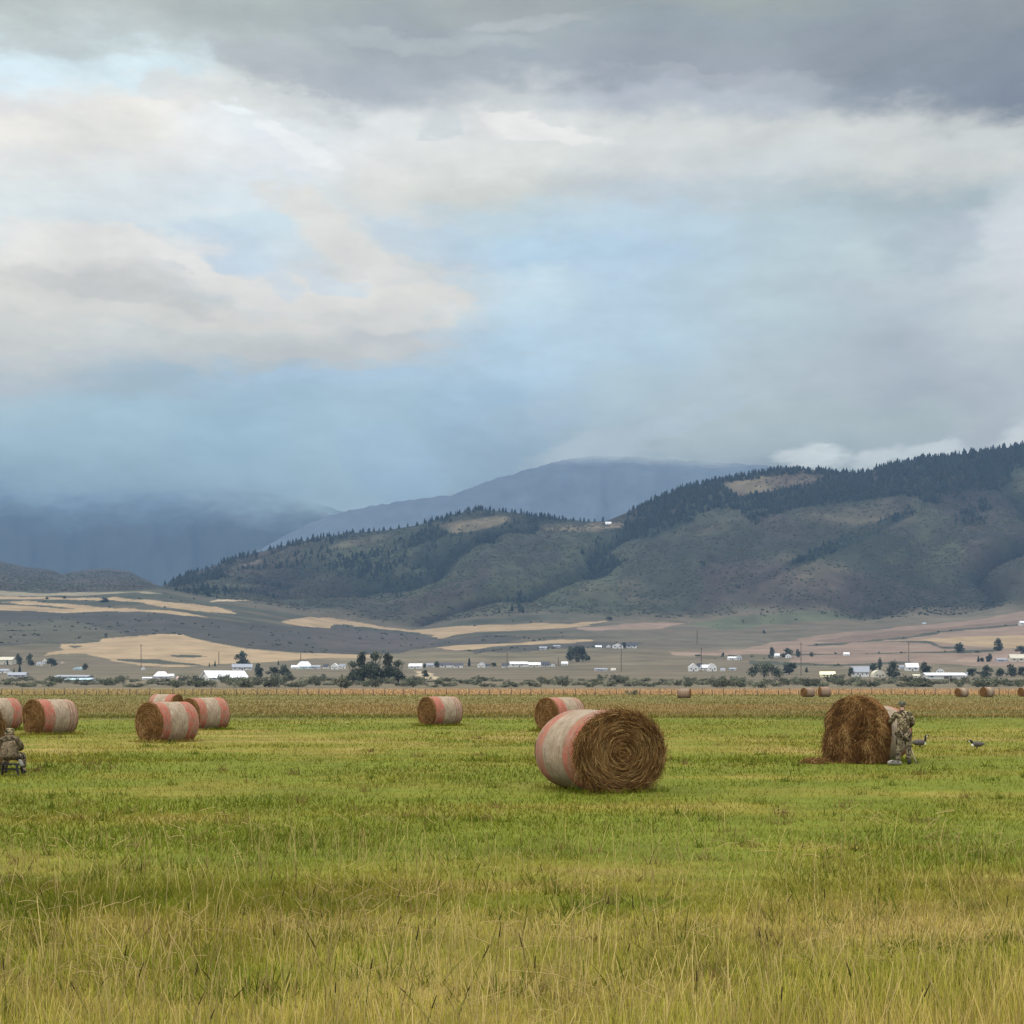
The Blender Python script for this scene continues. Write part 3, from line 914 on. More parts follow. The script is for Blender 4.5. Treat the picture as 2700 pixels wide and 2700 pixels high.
def tree(kind, u, vb, h, label, w=None, group=None, name='tree', cat='tree', d=None):
    d = d or terr_d(u, vb)
    s = d / F
    asp, crown, trunk = TREES[kind]
    H = h * s
    z = float(terr(u, d))
    root = thing(name, label, cat, ((u - CX) * s, d, z - 0.02 * H), (u * 1.7) % 6.28 if kind[:4] not in ('wide', 'bloc') else 0, group)
    sx = (w * s) / (asp * H) if w else 1.0
    root.scale = (H * sx, H * sx if kind[:4] != 'wide' else H, H)
    obj('trunk', trunk, root)
    obj('crown', crown, root)
    return root


# cottonwood clump in the middle
for u, h, w, kd, lb in ((930, 62, 42, 'cotton1', 'lower leftmost cottonwood of the big dark clump left of the middle'),
                        (956, 84, 44, 'cotton0', 'tall narrow cottonwood in the left part of the big dark clump'),
                        (991, 90, 56, 'cotton1', 'tallest cottonwood of the big dark clump left of the middle'),
                        (1022, 82, 46, 'cotton0', 'cottonwood just right of the tallest one in the big dark clump'),
                        (1050, 66, 50, 'cotton1', 'lower rightmost cottonwood of the big dark clump'),
                        (975, 58, 60, 'wide0', 'bushy undergrowth tree at the foot of the big dark clump')):
    tree(kd, u, 1801, h, lb, w, 'cottonwoods in the big clump', 'cottonwood_tree')

TL = [('round0', 50, 1754, 32, 26, 'dark tree right of the cream house at the left edge'), ('round1', 78, 1755, 32, 26, 'second dark tree right of the cream house at the left edge'),
 ('pine0', 8, 1753, 14, None, 'tiny conifer before the wall of the cream house, at the left edge'), ('pine1', 20, 1754, 15, None, 'tiny conifer before the right end of the cream house'),
 ('pine2', 52, 1774, 24, None, 'conifer right of the low white house at the left edge'), ('pine0', 37, 1774, 14, None, 'small conifer between the low white house and the taller conifer'),
 ('round2', 136, 1757, 24, 36, 'broad dark tree beside the small white houses at the left'), ('round3', 224, 1766, 18, 20, 'small dark tree beside the pale greenhouse at the left'),
 ('round1', 636, 1755, 38, 50, 'big dark tree above the pale house, right of the tan dome field'), ('pine1', 567, 1757, 17, None, 'small pointed conifer left of the big dark tree above the pale house'),
 ('pine2', 552, 1758, 12, None, 'smallest conifer left of the big dark tree above the pale house'), ('round0', 682, 1787, 40, 38, 'dark tree left of the square grove behind the big white barn'),
 ('round2', 720, 1787, 33, 40, 'left tree of the square grove right of the big white barn'), ('round3', 750, 1787, 37, 40, 'right tree of the square grove right of the big white barn'),
 ('pine0', 734, 1754, 14, None, 'conifer behind the top of the square grove'), ('round1', 853, 1790, 13, 26, 'low round tree left of the cottonwood clump'),
 ('round0', 1119, 1761, 12, 15, 'small tree between the first white houses right of the cottonwoods'), ('round3', 1153, 1760, 18, 22, 'dark tree among the row of white houses right of the cottonwoods'),
 ('pine2', 1237, 1757, 25, None, 'pointed conifer standing alone in the gap of the white house row'), ('round2', 1300, 1758, 12, 22, 'small tree right of the pointed conifer in the house row'),
 ('round1', 1120, 1785, 19, 27, 'round dark tree alone below the white house row'), ('block', 1520, 1747, 44, 54, 'large square dark grove tree at the right end of the house row'),
 ('round0', 1552, 1743, 13, 20, 'low tree at the right foot of the square dark grove'), ('round2', 1646, 1708, 18, 18, 'dark tree between the two wings of the hillside farmhouse'),
 ('round3', 2035, 1736, 28, 22, 'dark tree at the left of the grove above the wide willow'), ('round1', 2078, 1737, 24, 40, 'middle tree of the grove above the wide willow'),
 ('round0', 2104, 1737, 23, 20, 'right tree of the grove above the wide willow'), ('wide0', 2015, 1786, 44, 92, 'wide grey green willow tree in front of the right farm grove'),
 ('round2', 2080, 1778, 35, 60, 'dark tree right behind the wide willow'), ('round3', 2140, 1735, 13, 17, 'small lone round tree right of the pole beside the farm grove'),
 ('round1', 2127, 1773, 13, 13, 'tiny tree right of the pole behind the wide willow'), ('round0', 1906, 1734, 12, 12, 'tiny tree on the field above the white farm'),
 ('round2', 2243, 1785, 29, 20, 'dark tree at the left wall of the white two storey house'), ('poplar', 2320, 1767, 34, 16, 'slim dark poplar behind the rounded cream hut'),
 ('round1', 2356, 1786, 44, 50, 'large dark tree right of the rounded cream hut'), ('round3', 2303, 1769, 22, 32, 'dark tree between the white two storey house and the poplar'),
 ('round0', 2440, 1779, 35, 48, 'dark tree left of the small gabled house at the right'), ('round2', 2565, 1784, 25, 42, 'dark tree right of the long white barn'),
 ('round1', 2603, 1785, 31, 42, 'middle dark tree of the row right of the long white barn'), ('round3', 2636, 1784, 24, 30, 'third dark tree right of the long white barn'),
 ('round0', 2668, 1784, 34, 48, 'large pale green tree near the right edge below the cream house'), ('round2', 2698, 1784, 30, 34, 'dark tree cut by the right edge below the cream house'),
 ('round3', 2531, 1724, 28, 34, 'round dark tree alone on the tan field, the left of two'), ('round1', 2631, 1720, 32, 34, 'round dark tree alone on the tan field, the right of two'),
 ('round2', 2692, 1726, 24, 38, 'dark tree above the cream house at the right edge'), ('pine1', 2580, 1746, 18, 10, 'slim dark conifer left of the tree row at the cream house'),
 ('round0', 2608, 1746, 23, 28, 'dark tree right of the slim conifer by the cream house'), ('round3', 2590, 1746, 13, 16, 'low dark tree beside the slim conifer by the cream house'),
 ('round1', 2014, 1662, 9, 12, 'tiny dark tree on the green slope at the foot of the hill'), ('round2', 1606, 1634, 9, 22, 'small dark tree at the foot line of the hill, right of the middle'),
 ('round0', 170, 1581, 8, 14, 'tiny bush tree on the upper tan stripe at the left, right of its twin'), ('round3', 124, 1583, 7, 12, 'tiny bush tree on the upper tan stripe at the left, left of its twin'),
 ('round1', 275, 1594, 12, 36, 'dark tree clump between the tan stripes at the left')]
for kd, u, vb, h, w, lb in TL:
    nm = 'pine_tree' if kd.startswith('pine') else 'poplar_tree' if kd == 'poplar' else 'tree'
    tree(kd, u, vb, h, lb, w, 'trees around the valley houses', nm, 'tree')

# willow bushes along the far edge of the meadow: a few meshes, many copies
BUSH = []
rb = np.random.default_rng(21)
for k in range(7):
    lob = [(rb.uniform(-0.55, 0.55), rb.uniform(-0.3, 0.3), rb.uniform(0.22, 0.62), rb.uniform(0.28, 0.45), 0.4, rb.uniform(0.24, 0.38)) for _ in range(6)]
    kc = (0.8, 1.25, 1.0, 1.5, 0.9, 1.15, 1.35)[k]
    BUSH.append(leaf_mesh('bush', lob, 520, 0.060, np.array((0.055, 0.060, 0.036)) * kc, np.array((0.150, 0.150, 0.092)) * kc, 600 + k))


def bush(u, vb, w, h, label, group, k, d=None):
    d = d or terr_d(u, vb)
    s = d / F
    o = obj('bush', BUSH[k % 7], None, ((u - CX) * s, d, float(terr(u, d)) - 0.15 if d > 640 else -0.15), (0, 0, rb.normal(0, 0.25)))
    o.scale = (w * s / 1.75, w * s / 1.75, h * s / 0.92)
    return tag(o, label, 'bush', group)


big = [(2412, 1811, 108, 33, 'largest dark willow bush in front of the long white barn'), (2612, 1811, 116, 26, 'wide willow bush beyond the fence near the right edge'),
       (1922, 1814, 88, 30, 'big dark willow bush left of the pale streaked one, right of the middle'), (1996, 1814, 60, 26, 'streaked grey willow bush right of the big dark one'),
       (898, 1815, 66, 36, 'pale rounded bush at the left foot of the cottonwood clump'), (1096, 1812, 62, 26, 'round bush at the right foot of the cottonwood clump'),
       (968, 1811, 30, 24, 'small pale round bush before the cottonwood clump'), (2138, 1810, 66, 26, 'bush directly above the pair of small far bales'),
       (2690, 1811, 40, 24, 'bush cut by the right edge of the picture'), (545, 1813, 60, 26, 'dark bush in front of the left slope of the big white barn'),
       (628, 1813, 72, 32, 'tallest bush in front of the right end of the big white barn'), (700, 1812, 70, 27, 'broad bush right of the big white barn'),
       (470, 1814, 56, 22, 'bush below the pale pink sheds at the left'), (790, 1812, 66, 26, 'broad bush left of the cottonwood clump')]
for k, (u, vb, w, h, lb) in enumerate(big):
    bush(u, vb, w, h, lb, 'willow bushes beyond the meadow', k)
bush(1664, 1832, 40, 20, 'single dark green bush standing at the fence line right of the middle', 'willow bushes beyond the meadow', 3, 278)
u = -60.0
k = 0
while u < 2780:
    w = rb.uniform(26, 62)
    # the row is thin at the far left, thick in the middle left and right
    hgt = rb.uniform(10, 25) * (0.85 if u < 430 else 1.3 if u < 850 else 1.0)
    bush(u, rb.uniform(1802.5, 1813), w, hgt, 'grey green willow bush in the long low row beyond the meadow', 'willow bushes in the row beyond the meadow', k)
    if rb.random() < 0.6:
        bush(u + rb.uniform(-20, 20), rb.uniform(1795, 1800), w * 0.9, hgt * 0.85, 'grey green willow bush in the long low row beyond the meadow', 'willow bushes in the row beyond the meadow', k + 3)
    u += w * rb.uniform(0.36, 0.62)
    k += 1


# ------------------------------------------------------------------ houses and barns of the valley
def house(u, vb, w, h, kind, wall, roof, label, name='house', cat='house', yaw=0.0, depth=None, d=None):
    d = d or terr_d(u, vb)
    s = d / F
    Wd, H = w * s, h * s
    D2 = (depth * s if depth else max(Wd * 0.6, 4.0)) / 2
    z = float(min(terr(u + w / 2, d), terr(u - w / 2, d))) - 0.1
    root = thing(name, label, cat, ((u - CX) * s, d + D2 * 0.5, z), yaw, 'buildings of the valley')
    x0, x1 = -Wd / 2, Wd / 2
    ov = 0.04 * Wd
    if kind in ('ridge', 'low'):
        hw = H * ((0.5 if u != 588 else 0.34) if kind == 'ridge' else 0.62)
        b = MB()
        b.add([(x0, -D2, -1.5), (x1, -D2, -1.5), (x1, D2, -1.5), (x0, D2, -1.5), (x0, -D2, hw), (x1, -D2, hw), (x1, D2, hw), (x0, D2, hw), (x0, 0, H * 0.97), (x1, 0, H * 0.97)],
              [(0, 1, 5, 4), (2, 3, 7, 6), (1, 2, 6, 9, 5), (3, 0, 4, 8, 7)])
        b.build('wall', wall, root)
        sl = (H * 0.97 - hw) / D2
        e = D2 * 0.14
        t = 0.05 * H
        b = MB()
        for sg in (-1, 1):
            b.add([(x0 - ov, sg * (D2 + e), hw - e * sl), (x1 + ov, sg * (D2 + e), hw - e * sl), (x1 + ov, 0, H), (x0 - ov, 0, H),
                   (x0 - ov, sg * (D2 + e), hw - e * sl + t), (x1 + ov, sg * (D2 + e), hw - e * sl + t), (x1 + ov, 0, H + t), (x0 - ov, 0, H + t)],
                  [(0, 1, 2, 3), (4, 5, 6, 7), (0, 1, 5, 4), (1, 2, 6, 5), (3, 0, 4, 7)])
        b.build('roof', roof, root)
    elif kind == 'hip':
        hw = H * 0.30
        b = MB(); b.box(x0, x1, -D2, D2, -1.5, hw); b.build('wall', wall, root)
        b = MB()
        e = 1.05
        r0, r1 = x0 * 0.45, x1 * 0.5
        b.add([(x0 * e, -D2 * e, hw), (x1 * e, -D2 * e, hw), (x1 * e, D2 * e, hw), (x0 * e, D2 * e, hw), (r0, 0, H), (r1, 0, H)], [(0, 1, 5, 4), (2, 3, 4, 5), (1, 2, 5), (3, 0, 4), (0, 3, 2, 1)])
        b.build('roof', roof, root)
    elif kind in ('gable', 'flat'):
        hw = H * (0.55 if kind == 'gable' else 0.72)
        b = MB()
        b.add([(x0, -D2, -1.5), (x1, -D2, -1.5), (x1, D2, -1.5), (x0, D2, -1.5), (x0, -D2, hw), (x1, -D2, hw), (x1, D2, hw), (x0, D2, hw), (0, -D2, H * 0.97), (0, D2, H * 0.97)],
              [(0, 1, 5, 8, 4), (2, 3, 7, 9, 6), (1, 2, 6, 5), (3, 0, 4, 7)])
        b.build('wall', wall, root)
        sl = (H * 0.97 - hw) / (Wd / 2)
        t = 0.05 * H
        b = MB()
        for sg in (-1, 1):
            xe = sg * (Wd / 2 + ov); ze = hw - ov * sl
            b.add([(xe, -D2 * 1.06, ze), (xe, D2 * 1.06, ze), (0, D2 * 1.06, H), (0, -D2 * 1.06, H), (xe, -D2 * 1.06, ze + t), (xe, D2 * 1.06, ze + t), (0, D2 * 1.06, H + t), (0, -D2 * 1.06, H + t)],
                  [(0, 1, 2, 3), (4, 5, 6, 7), (0, 3, 7, 4), (0, 1, 5, 4), (1, 2, 6, 5)])
        b.build('roof', roof, root)
    elif kind == 'hoop':
        hw = H * 0.3
        n = 12
        b = MB()
        arc = [(x0, -1.5)] + [(-math.cos(math.pi * i / n) * Wd / 2, hw + math.sin(math.pi * i / n) * (H - hw)) for i in range(n + 1)] + [(x1, -1.5)]
        b.add([(x, -D2, z2) for x, z2 in arc] + [(x, D2, z2) for x, z2 in arc], [tuple(range(len(arc))), tuple(range(2 * len(arc) - 1, len(arc) - 1, -1))])
        b.build('wall', wall, root)
        b = MB()
        m = len(arc)
        g = 1.02
        b.add([(x * g, -D2 * 1.03, z2 * g) for x, z2 in arc] + [(x * g, D2 * 1.03, z2 * g) for x, z2 in arc], [(i, i + 1, m + i + 1, m + i) for i in range(m - 1)])
        b.build('roof', roof, root)
        hw = H * 0.5
    # windows and a door in the wall that faces the meadow
    nw = 1 if w < 18 else 2 if w < 40 else 4
    ww, wh = Wd * (0.16 if nw < 4 else 0.07), hw * 0.34
    for i in range(nw):
        cx = x0 + Wd * (i + 0.5) / nw if nw > 1 else x0 + Wd * 0.32
        if kind != 'low' or i % 2 == 0:
            b = MB(); b.box(cx - ww / 2, cx + ww / 2, -D2 - 0.06, -D2 + 0.05, hw * 0.42, hw * 0.42 + wh); b.build('window', M_GLASS, root)
    dw = min(Wd * 0.14, 1.6 if Wd < 25 else 4.0)
    cx = x0 + Wd * (0.72 if nw == 1 else 0.5)
    b = MB(); b.box(cx - dw / 2, cx + dw / 2, -D2 - 0.07, -D2 + 0.05, 0.02, min(hw * 0.7, 2.4 if Wd < 25 else 4.5)); b.build('door', M_DOOR, root)
    return root


WT, CRM, GRY, DKR, GR, WR, TL_, PK, RR, YL = M_WHITE, M_CREAM, M_GREYW, M_DARKR, M_GREYR, M_WHITER, M_TEALR, M_PINK, M_REDR, M_YELLOW
HL = [(16, 1753, 42, 19, 'low', CRM, CRM, 'large cream house at the left edge beside two dark trees'), (10, 1775, 30, 11, 'low', WT, GR, 'low white house at the left edge below the cream house'),
 (103, 1755, 13, 9, 'ridge', WT, GR, 'small white house between the two dark trees and the broad tree at the left'), (117, 1752, 11, 14, 'gable', WT, WR, 'tall small white house left of the broad dark tree'),
 (164, 1751, 9, 7, 'gable', CRM, RR, 'tiny cream shed right of the broad dark tree at the left'), (206, 1766, 24, 7, 'hoop', TL_, TL_, 'pale teal greenhouse beside a small dark tree at the left'),
 (45, 1786, 46, 13, 'ridge', GRY, GR, 'grey roofed farm building low at the left edge'), (192, 1790, 84, 10, 'low', GRY, GR, 'long low grey roofed shed behind the teal roofed one at left'),
 (210, 1798, 74, 10, 'low', GRY, TL_, 'long shed with a pale teal roof low at the left'), (377, 1767, 11, 9, 'gable', WT, WR, 'tiny white shed at the foot of the tall pole before the tan dome'),
 (388, 1792, 24, 7, 'low', WT, WR, 'small low white shed left of the steep white roof'), (424, 1789, 40, 19, 'hip', GRY, WR, 'shed with a steep white roof left of the pink sheds'),
 (449, 1787, 20, 10, 'ridge', WT, WR, 'small white roofed shed at the right of the steep white roof'), (479, 1794, 25, 10, 'low', PK, PK, 'pale pink shed left of the big white barn'),
 (498, 1795, 9, 10, 'gable', PK, RR, 'narrow pink shed between the pale pink shed and the big white barn'), (516, 1794, 9, 9, 'hoop', WT, WR, 'tiny white round topped hut left of the big white barn'),
 (588, 1794, 104, 25, 'ridge', WT, WR, 'big white barn with a broad bright roof in the left half'), (637, 1767, 50, 16, 'ridge', WT, GR, 'pale house under the big dark tree right of the tan dome field'),
 (801, 1763, 42, 19, 'hip', TL_, WR, 'house with a bright white roof right of the square grove'), (778, 1764, 20, 10, 'ridge', WT, WR, 'small white house left of the bright white roof'),
 (832, 1764, 24, 10, 'low', GRY, GR, 'grey house right of the bright white roof'), (859, 1763, 14, 11, 'ridge', WT, DKR, 'small white house with dark roof left of the cottonwoods'),
 (883, 1765, 18, 16, 'gable', WT, WR, 'tall white gabled house left of the cottonwoods'), (903, 1763, 16, 12, 'ridge', WT, GR, 'white house half hidden by the left cottonwood'),
 (1096, 1763, 34, 13, 'ridge', WT, WR, 'white house nearest to the cottonwood clump on its right'), (1134, 1759, 20, 10, 'ridge', WT, GR, 'white house left of the dark tree in the house row'),
 (1176, 1760, 33, 12, 'low', WT, DKR, 'long white house right of the dark tree in the house row'), (1208, 1761, 25, 12, 'low', WT, DKR, 'white house just left of the pointed conifer'),
 (1270, 1760, 20, 14, 'gable', WT, GR, 'white gabled house right of the pointed conifer'), (1284, 1760, 12, 9, 'ridge', GRY, DKR, 'small grey house right of the white gabled house in the row'),
 (1333, 1760, 18, 11, 'ridge', WT, DKR, 'small white house at the foot of a pole in the house row'), (1367, 1759, 46, 14, 'low', WT, WR, 'longest white house in the row, right of the pole'),
 (1409, 1759, 32, 12, 'ridge', CRM, WR, 'cream house left of the dark barn in the row'), (1437, 1758, 23, 13, 'ridge', GRY, DKR, 'dark roofed barn in the house row'),
 (1457, 1758, 12, 9, 'gable', WT, DKR, 'tiny white house right of the dark roofed barn'), (1489, 1755, 17, 10, 'ridge', WT, WR, 'white house at the left foot of the square dark grove'),
 (1432, 1726, 20, 8, 'low', GRY, GR, 'grey hut on the slope above the house row'), (1468, 1716, 18, 6, 'low', GRY, GR, 'small pale hut high on the slope above the house row'),
 (1578, 1713, 16, 8, 'low', WT, WR, 'low white shed left of the hillside farmhouse'), (1605, 1708, 11, 8, 'gable', WT, WR, 'small white shed beside the hillside farmhouse'),
 (1629, 1709, 28, 15, 'gable', WT, DKR, 'left white wing of the hillside farmhouse'), (1665, 1708, 28, 15, 'ridge', WT, DKR, 'right white wing of the hillside farmhouse with dark roof'),
 (1584, 1769, 32, 7, 'low', GRY, GR, 'low grey shed left of the pole below the hillside farmhouse'), (1617, 1769, 12, 7, 'ridge', WT, CRM, 'tiny cream house beside the pole below the hillside farmhouse'),
 (1828, 1770, 24, 20, 'gable', WT, WR, 'left white gabled house of the white farm'), (1845, 1766, 14, 17, 'ridge', WT, DKR, 'narrow white house with dark roof in the white farm'),
 (1860, 1767, 22, 14, 'ridge', WT, WR, 'white house in the middle of the white farm'), (1878, 1770, 22, 21, 'hoop', WT, WR, 'round topped white barn of the white farm'),
 (1906, 1770, 12, 8, 'ridge', WT, GR, 'small shed right of the round topped white barn'), (1932, 1768, 18, 7, 'low', GRY, GR, 'low grey shed right of the white farm'),
 (1931, 1745, 24, 9, 'low', WT, WR, 'low white building beside the hoop barn on the field'), (1949, 1745, 16, 13, 'hoop', GRY, WR, 'white hoop barn on the field above the white farm'),
 (2049, 1738, 13, 10, 'ridge', WT, WR, 'left small white house in the grove above the willow'), (2079, 1740, 15, 11, 'gable', WT, WR, 'right small white house in the grove above the willow'),
 (2232, 1733, 15, 9, 'ridge', WT, WR, 'small white house alone on the tan field'), (2183, 1785, 38, 14, 'ridge', YL, YL, 'shed with pale yellow roof right of the wide willow'),
 (2270, 1785, 44, 27, 'ridge', WT, GR, 'white two storey house left of the rounded cream hut'), (2317, 1786, 33, 19, 'hoop', CRM, CRM, 'rounded cream hut in front of the slim poplar'),
 (2405, 1769, 32, 20, 'ridge', WT, WR, 'white house behind the largest willow bush'), (2377, 1764, 14, 10, 'ridge', GRY, GR, 'small grey house left of the white house behind the largest bush'),
 (2480, 1776, 20, 15, 'gable', WT, DKR, 'small gabled white house behind the long white barn'), (2492, 1790, 98, 16, 'low', WT, WR, 'long white barn near the right edge'),
 (2416, 1787, 18, 9, 'low', CRM, CRM, 'small cream shed left of the long white barn'), (2682, 1745, 36, 19, 'ridge', CRM, CRM, 'cream house at the right edge above the tree row'),
 (2641, 1745, 28, 9, 'low', GRY, GR, 'low grey building left of the cream house at the right edge'), (2697, 1653, 18, 12, 'low', WT, WR, 'white building high on the tan field at the right edge'),
 (2437, 1642, 9, 4, 'low', TL_, TL_, 'tiny pale blue roof at the foot of the hill at the right')]
for (u, vb, w, h, kd, wm, rm, lb) in HL:
    isbarn = any(q in lb for q in ('barn', 'shed', 'hut', 'greenhouse', 'building', 'roof at'))
    house(u, vb, w, h, kd, wm, rm, lb, 'barn' if 'barn' in lb else 'greenhouse' if 'greenhouse' in lb else 'shed' if isbarn else 'house', 'barn' if 'barn' in lb else 'shed' if isbarn else 'house', yaw=0.55 if u == 588 else ((u * 7) % 10 - 5) * 0.05)
dR = 4380.0
house(1604, 0, 15, 9, 'ridge', WT, WR, 'lone bright white house high on the forested hill', d=next(q for q in np.arange(4640, 3500, -6.0) if HV - (float(terr(1604, q)) - CAMH) / q * F > 1383))

# silo beside the long barn
d = terr_d(2549, 1787); s = d / F
t = thing('silo', 'pale slim silo at the right end of the long white barn', 'silo', ((2549 - CX) * s, d, float(terr(2549, d))), 0, 'buildings of the valley')
b = MB(); b.tube([(0, 0, -1), (0, 0, 13 * s)], 3.4 * s, 14); b.build('body', M_GREYW, t, False)
b = MB(); b.tube([(0, 0, 13 * s), (0, 0, 15 * s), (0, 0, 16 * s)], [3.5 * s, 2.2 * s, 0.3 * s], 14); b.build('cap', M_GREYR, t)

# utility poles
for u, vb, h, lb in ((372, 1765, 66, 'tall utility pole in front of the tan dome field'), (577, 1753, 34, 'utility pole left of the big dark tree above the pale house'), (793, 1748, 30, 'utility pole above the bright white roof'),
                     (1337, 1764, 44, 'utility pole in the row of white houses'), (1472, 1756, 24, 'short utility pole right of the dark barn in the house row'), (1638, 1771, 72, 'tall utility pole below the hillside farmhouse'),
                     (1849, 1770, 62, 'utility pole behind the white farm'), (1838, 1693, 34, 'thin far pole on the slope above the white farm'), (2112, 1782, 88, 'tallest utility pole, right of the wide willow'), (2396, 1755, 62, 'utility pole over the white house near the long barn')):
    d = terr_d(u, vb); s = d / F
    t = thing('utility_pole', lb, 'pole', ((u - CX) * s, d, float(terr(u, d))), 0.3, 'utility poles of the valley')
    H = h * s
    b = MB(); b.tube([(0, 0, -1), (0, 0, H)], [1.05 * s, 0.75 * s], 8); b.build('pole', M_POST, t)
    b = MB(); b.box(-H * 0.055, H * 0.055, -0.35 * s, -0.95 * s, H * 0.94, H * 0.94 + 0.9 * s); b.build('crossarm', M_POST, t)

# ------------------------------------------------------------------ the forest on the hill
rt = np.random.default_rng(33)
N = 120000
u = rt.uniform(-150, 2950, N)
tt = rt.random(N) ** 0.95
dc = crest_d(u)
d = FOOT + 60 + (dc + 15 - FOOT - 60) * tt
z = terr(u, d)
v = HV - (z - CAMH) / d * F
op, _n = hill_tone(u, d, v)
vc = np.interp(u, CRU, CRV)
hi = np.clip(1 - (v - vc) / 230, 0, 1)
clump = fbm((u - CX) / F * d / 150, d / 150, 4, 130)
gul = spur((u - CX) / F * d, d)
pc = np.clip((0.30 - op) * 1.6 + (hi - 0.55) * 0.9 + (clump - 0.52) * 3.0 + (gul - 0.48) * 0.9 * (hi > 0.10), 0, 1) * sm(u, 430, 470) * (0.45 + 0.55 * sm(u, 1100, 1500))
pc = np.maximum(pc, np.where((v - vc < 12) & (u > 640), np.where(u < 1660, 0.20, 0.9), 0) * ((clump > 0.42) | (u > 1660)))
low_edge = 40 + 150 * fbm(u / 160, v * 0 + 3.3, 3, 133) * sm(u, 1650, 2000)
pc = np.maximum(pc, sm(u, 1640, 1720) * (1 - sm(v - vc, low_edge * 0.7, low_edge)) * (op < 0.5) * 0.85)
isT = rt.random(N) < pc * 0.55
bclump = fbm((u - CX) / F * d / 60, d / 60, 3, 131)
isB = (~isT) & (rt.random(N) < np.clip(0.45 + (0.55 - op) * 0.9 + (bclump - 0.5) * 1.8, 0, 1) * 0.42) & (v - vc > 5)


def batch(template_v, template_f, pos, hs, ws, cols, name, mat, r):
    n, m = len(pos), len(template_v)
    a = r.uniform(0, 2 * np.pi, n)
    c, s = np.cos(a)[:, None], np.sin(a)[:, None]
    jit = 1 + r.normal(0, 0.16, (n, m))
    x, y, zt = template_v[:, 0][None] * jit, template_v[:, 1][None] * jit, template_v[:, 2][None]
    X = (x * c - y * s) * ws[:, None] + pos[:, 0:1]
    Y = (x * s + y * c) * ws[:, None] + pos[:, 1:2]
    Z = zt * hs[:, None] + pos[:, 2:3]
    Fa = (template_f[None] + (np.arange(n) * m)[:, None, None]).reshape(-1, 3)
    me = mesh_np(name, np.stack([X, Y, Z], -1).reshape(-1, 3), [Fa], mat, np.repeat(cols, m, 0))
    return tag(obj(name, me), kind='stuff')


def cone_tpl(tiers, n):
    V, Fs = [], []
    for i in range(tiers):
        base = len(V)
        z0, z1 = 0.05 + 0.80 * i / tiers, min(0.05 + 0.80 * (i + 1) / tiers + 0.22, 1.0)
        R = 0.5 * (1 - i / tiers) ** 0.8 + 0.06
        for j in range(n):
            q = 2 * math.pi * j / n + i * 0.5
            V.append((R * math.cos(q), R * math.sin(q), z0))
        V.append((0, 0, z1))
        Fs += [(base + j, base + (j + 1) % n, base + n) for j in range(n)]
    return np.array(V), np.array(Fs)


def blob_tpl(n):
    V, Fs = [], []
    for zz, R in ((0.0, 0.42), (0.35, 0.52), (0.75, 0.36)):
        for j in range(n):
            q = 2 * math.pi * j / n + zz
            V.append((R * math.cos(q), R * math.sin(q), zz))
    V.append((0, 0, 1.0))
    for i in range(2):
        for j in range(n):
            j2 = (j + 1) % n
            Fs += [(i * n + j, i * n + j2, (i + 1) * n + j2), (i * n + j, (i + 1) * n + j2, (i + 1) * n + j)]
    Fs += [(2 * n + j, 2 * n + (j + 1) % n, 3 * n) for j in range(n)]
    return np.array(V), np.array(Fs)


Pp = np.stack([(u - CX) / F * d, d, z - 0.8], -1)
nT = int(isT.sum())
hT = rt.uniform(0, 1, nT) ** 1.6 * 15 + 6.5
batch(*cone_tpl(3, 6), Pp[isT], hT, hT * rt.uniform(0.34, 0.75, nT), np.array((0.015, 0.021, 0.015)) * rt.uniform(0.6, 1.6, (nT, 1)), 'forest', M_LEAF, rt)
nB = int(isB.sum())
hB = rt.uniform(1.8, 5.0, nB)
g0, g1, g2 = np.array((0.034, 0.040, 0.024)), np.array((0.064, 0.070, 0.038)), np.array((0.068, 0.050, 0.042))
kB = rt.random((nB, 1))
hue = sm(fbm(Pp[isB][:, 0] / 300, Pp[isB][:, 1] / 300, 3, 90), 0.50, 0.62)[:, None]
batch(*blob_tpl(6), Pp[isB], hB, hB * rt.uniform(1.0, 1.8, nB), ((g0 * (1 - kB) + g1 * kB) * (1 - 0.5 * hue) + g2 * 0.5 * hue * (0.6 + kB * 0.6)) * (1.45 - 0.6 * sm(gul[isB], 0.35, 0.95))[:, None], 'scrub', M_LEAF, rt)
# single conifers that stand out against the sky along the crest
PM = [conifer_mesh('pine_tree', 590 + k, 4, 7) for k in range(3)]
usky = [505, 545, 590, 622, 640, 668, 712, 722, 742, 760, 772, 795, 812, 838, 846, 868, 880, 905, 930, 950, 958, 972, 1000, 1012, 1030, 1052, 1075, 1100, 1120, 1140, 1155,
        1262, 1268, 1280, 1290, 1300, 1326, 1334, 1350, 1358, 1374, 1390, 1402, 1412, 1424, 1438, 1446, 1462, 1484, 1492, 1512, 1530, 1540, 1552, 1568, 1590, 1660, 1700, 1745, 1785, 1830, 1880, 1915, 2170, 2330, 2360, 2372, 2395, 2440]
for k, uu_ in enumerate(usky):
    dd = float(crest_d(uu_)) - 4
    o = obj('pine_tree', PM[k % 3], None, ((uu_ - CX) / F * dd, dd, float(terr(uu_, dd)) - 1.0), (0, 0, k))
    hh = rt.uniform(11, 21) if uu_ < 1660 else rt.uniform(10, 17)
    wk = rt.uniform(1.1, 2.1)
    o.scale = (hh * wk, hh * wk, hh)
    tag(o, 'small dark conifer on the skyline of the forested hill', 'tree', 'conifers on the skyline of the hill')
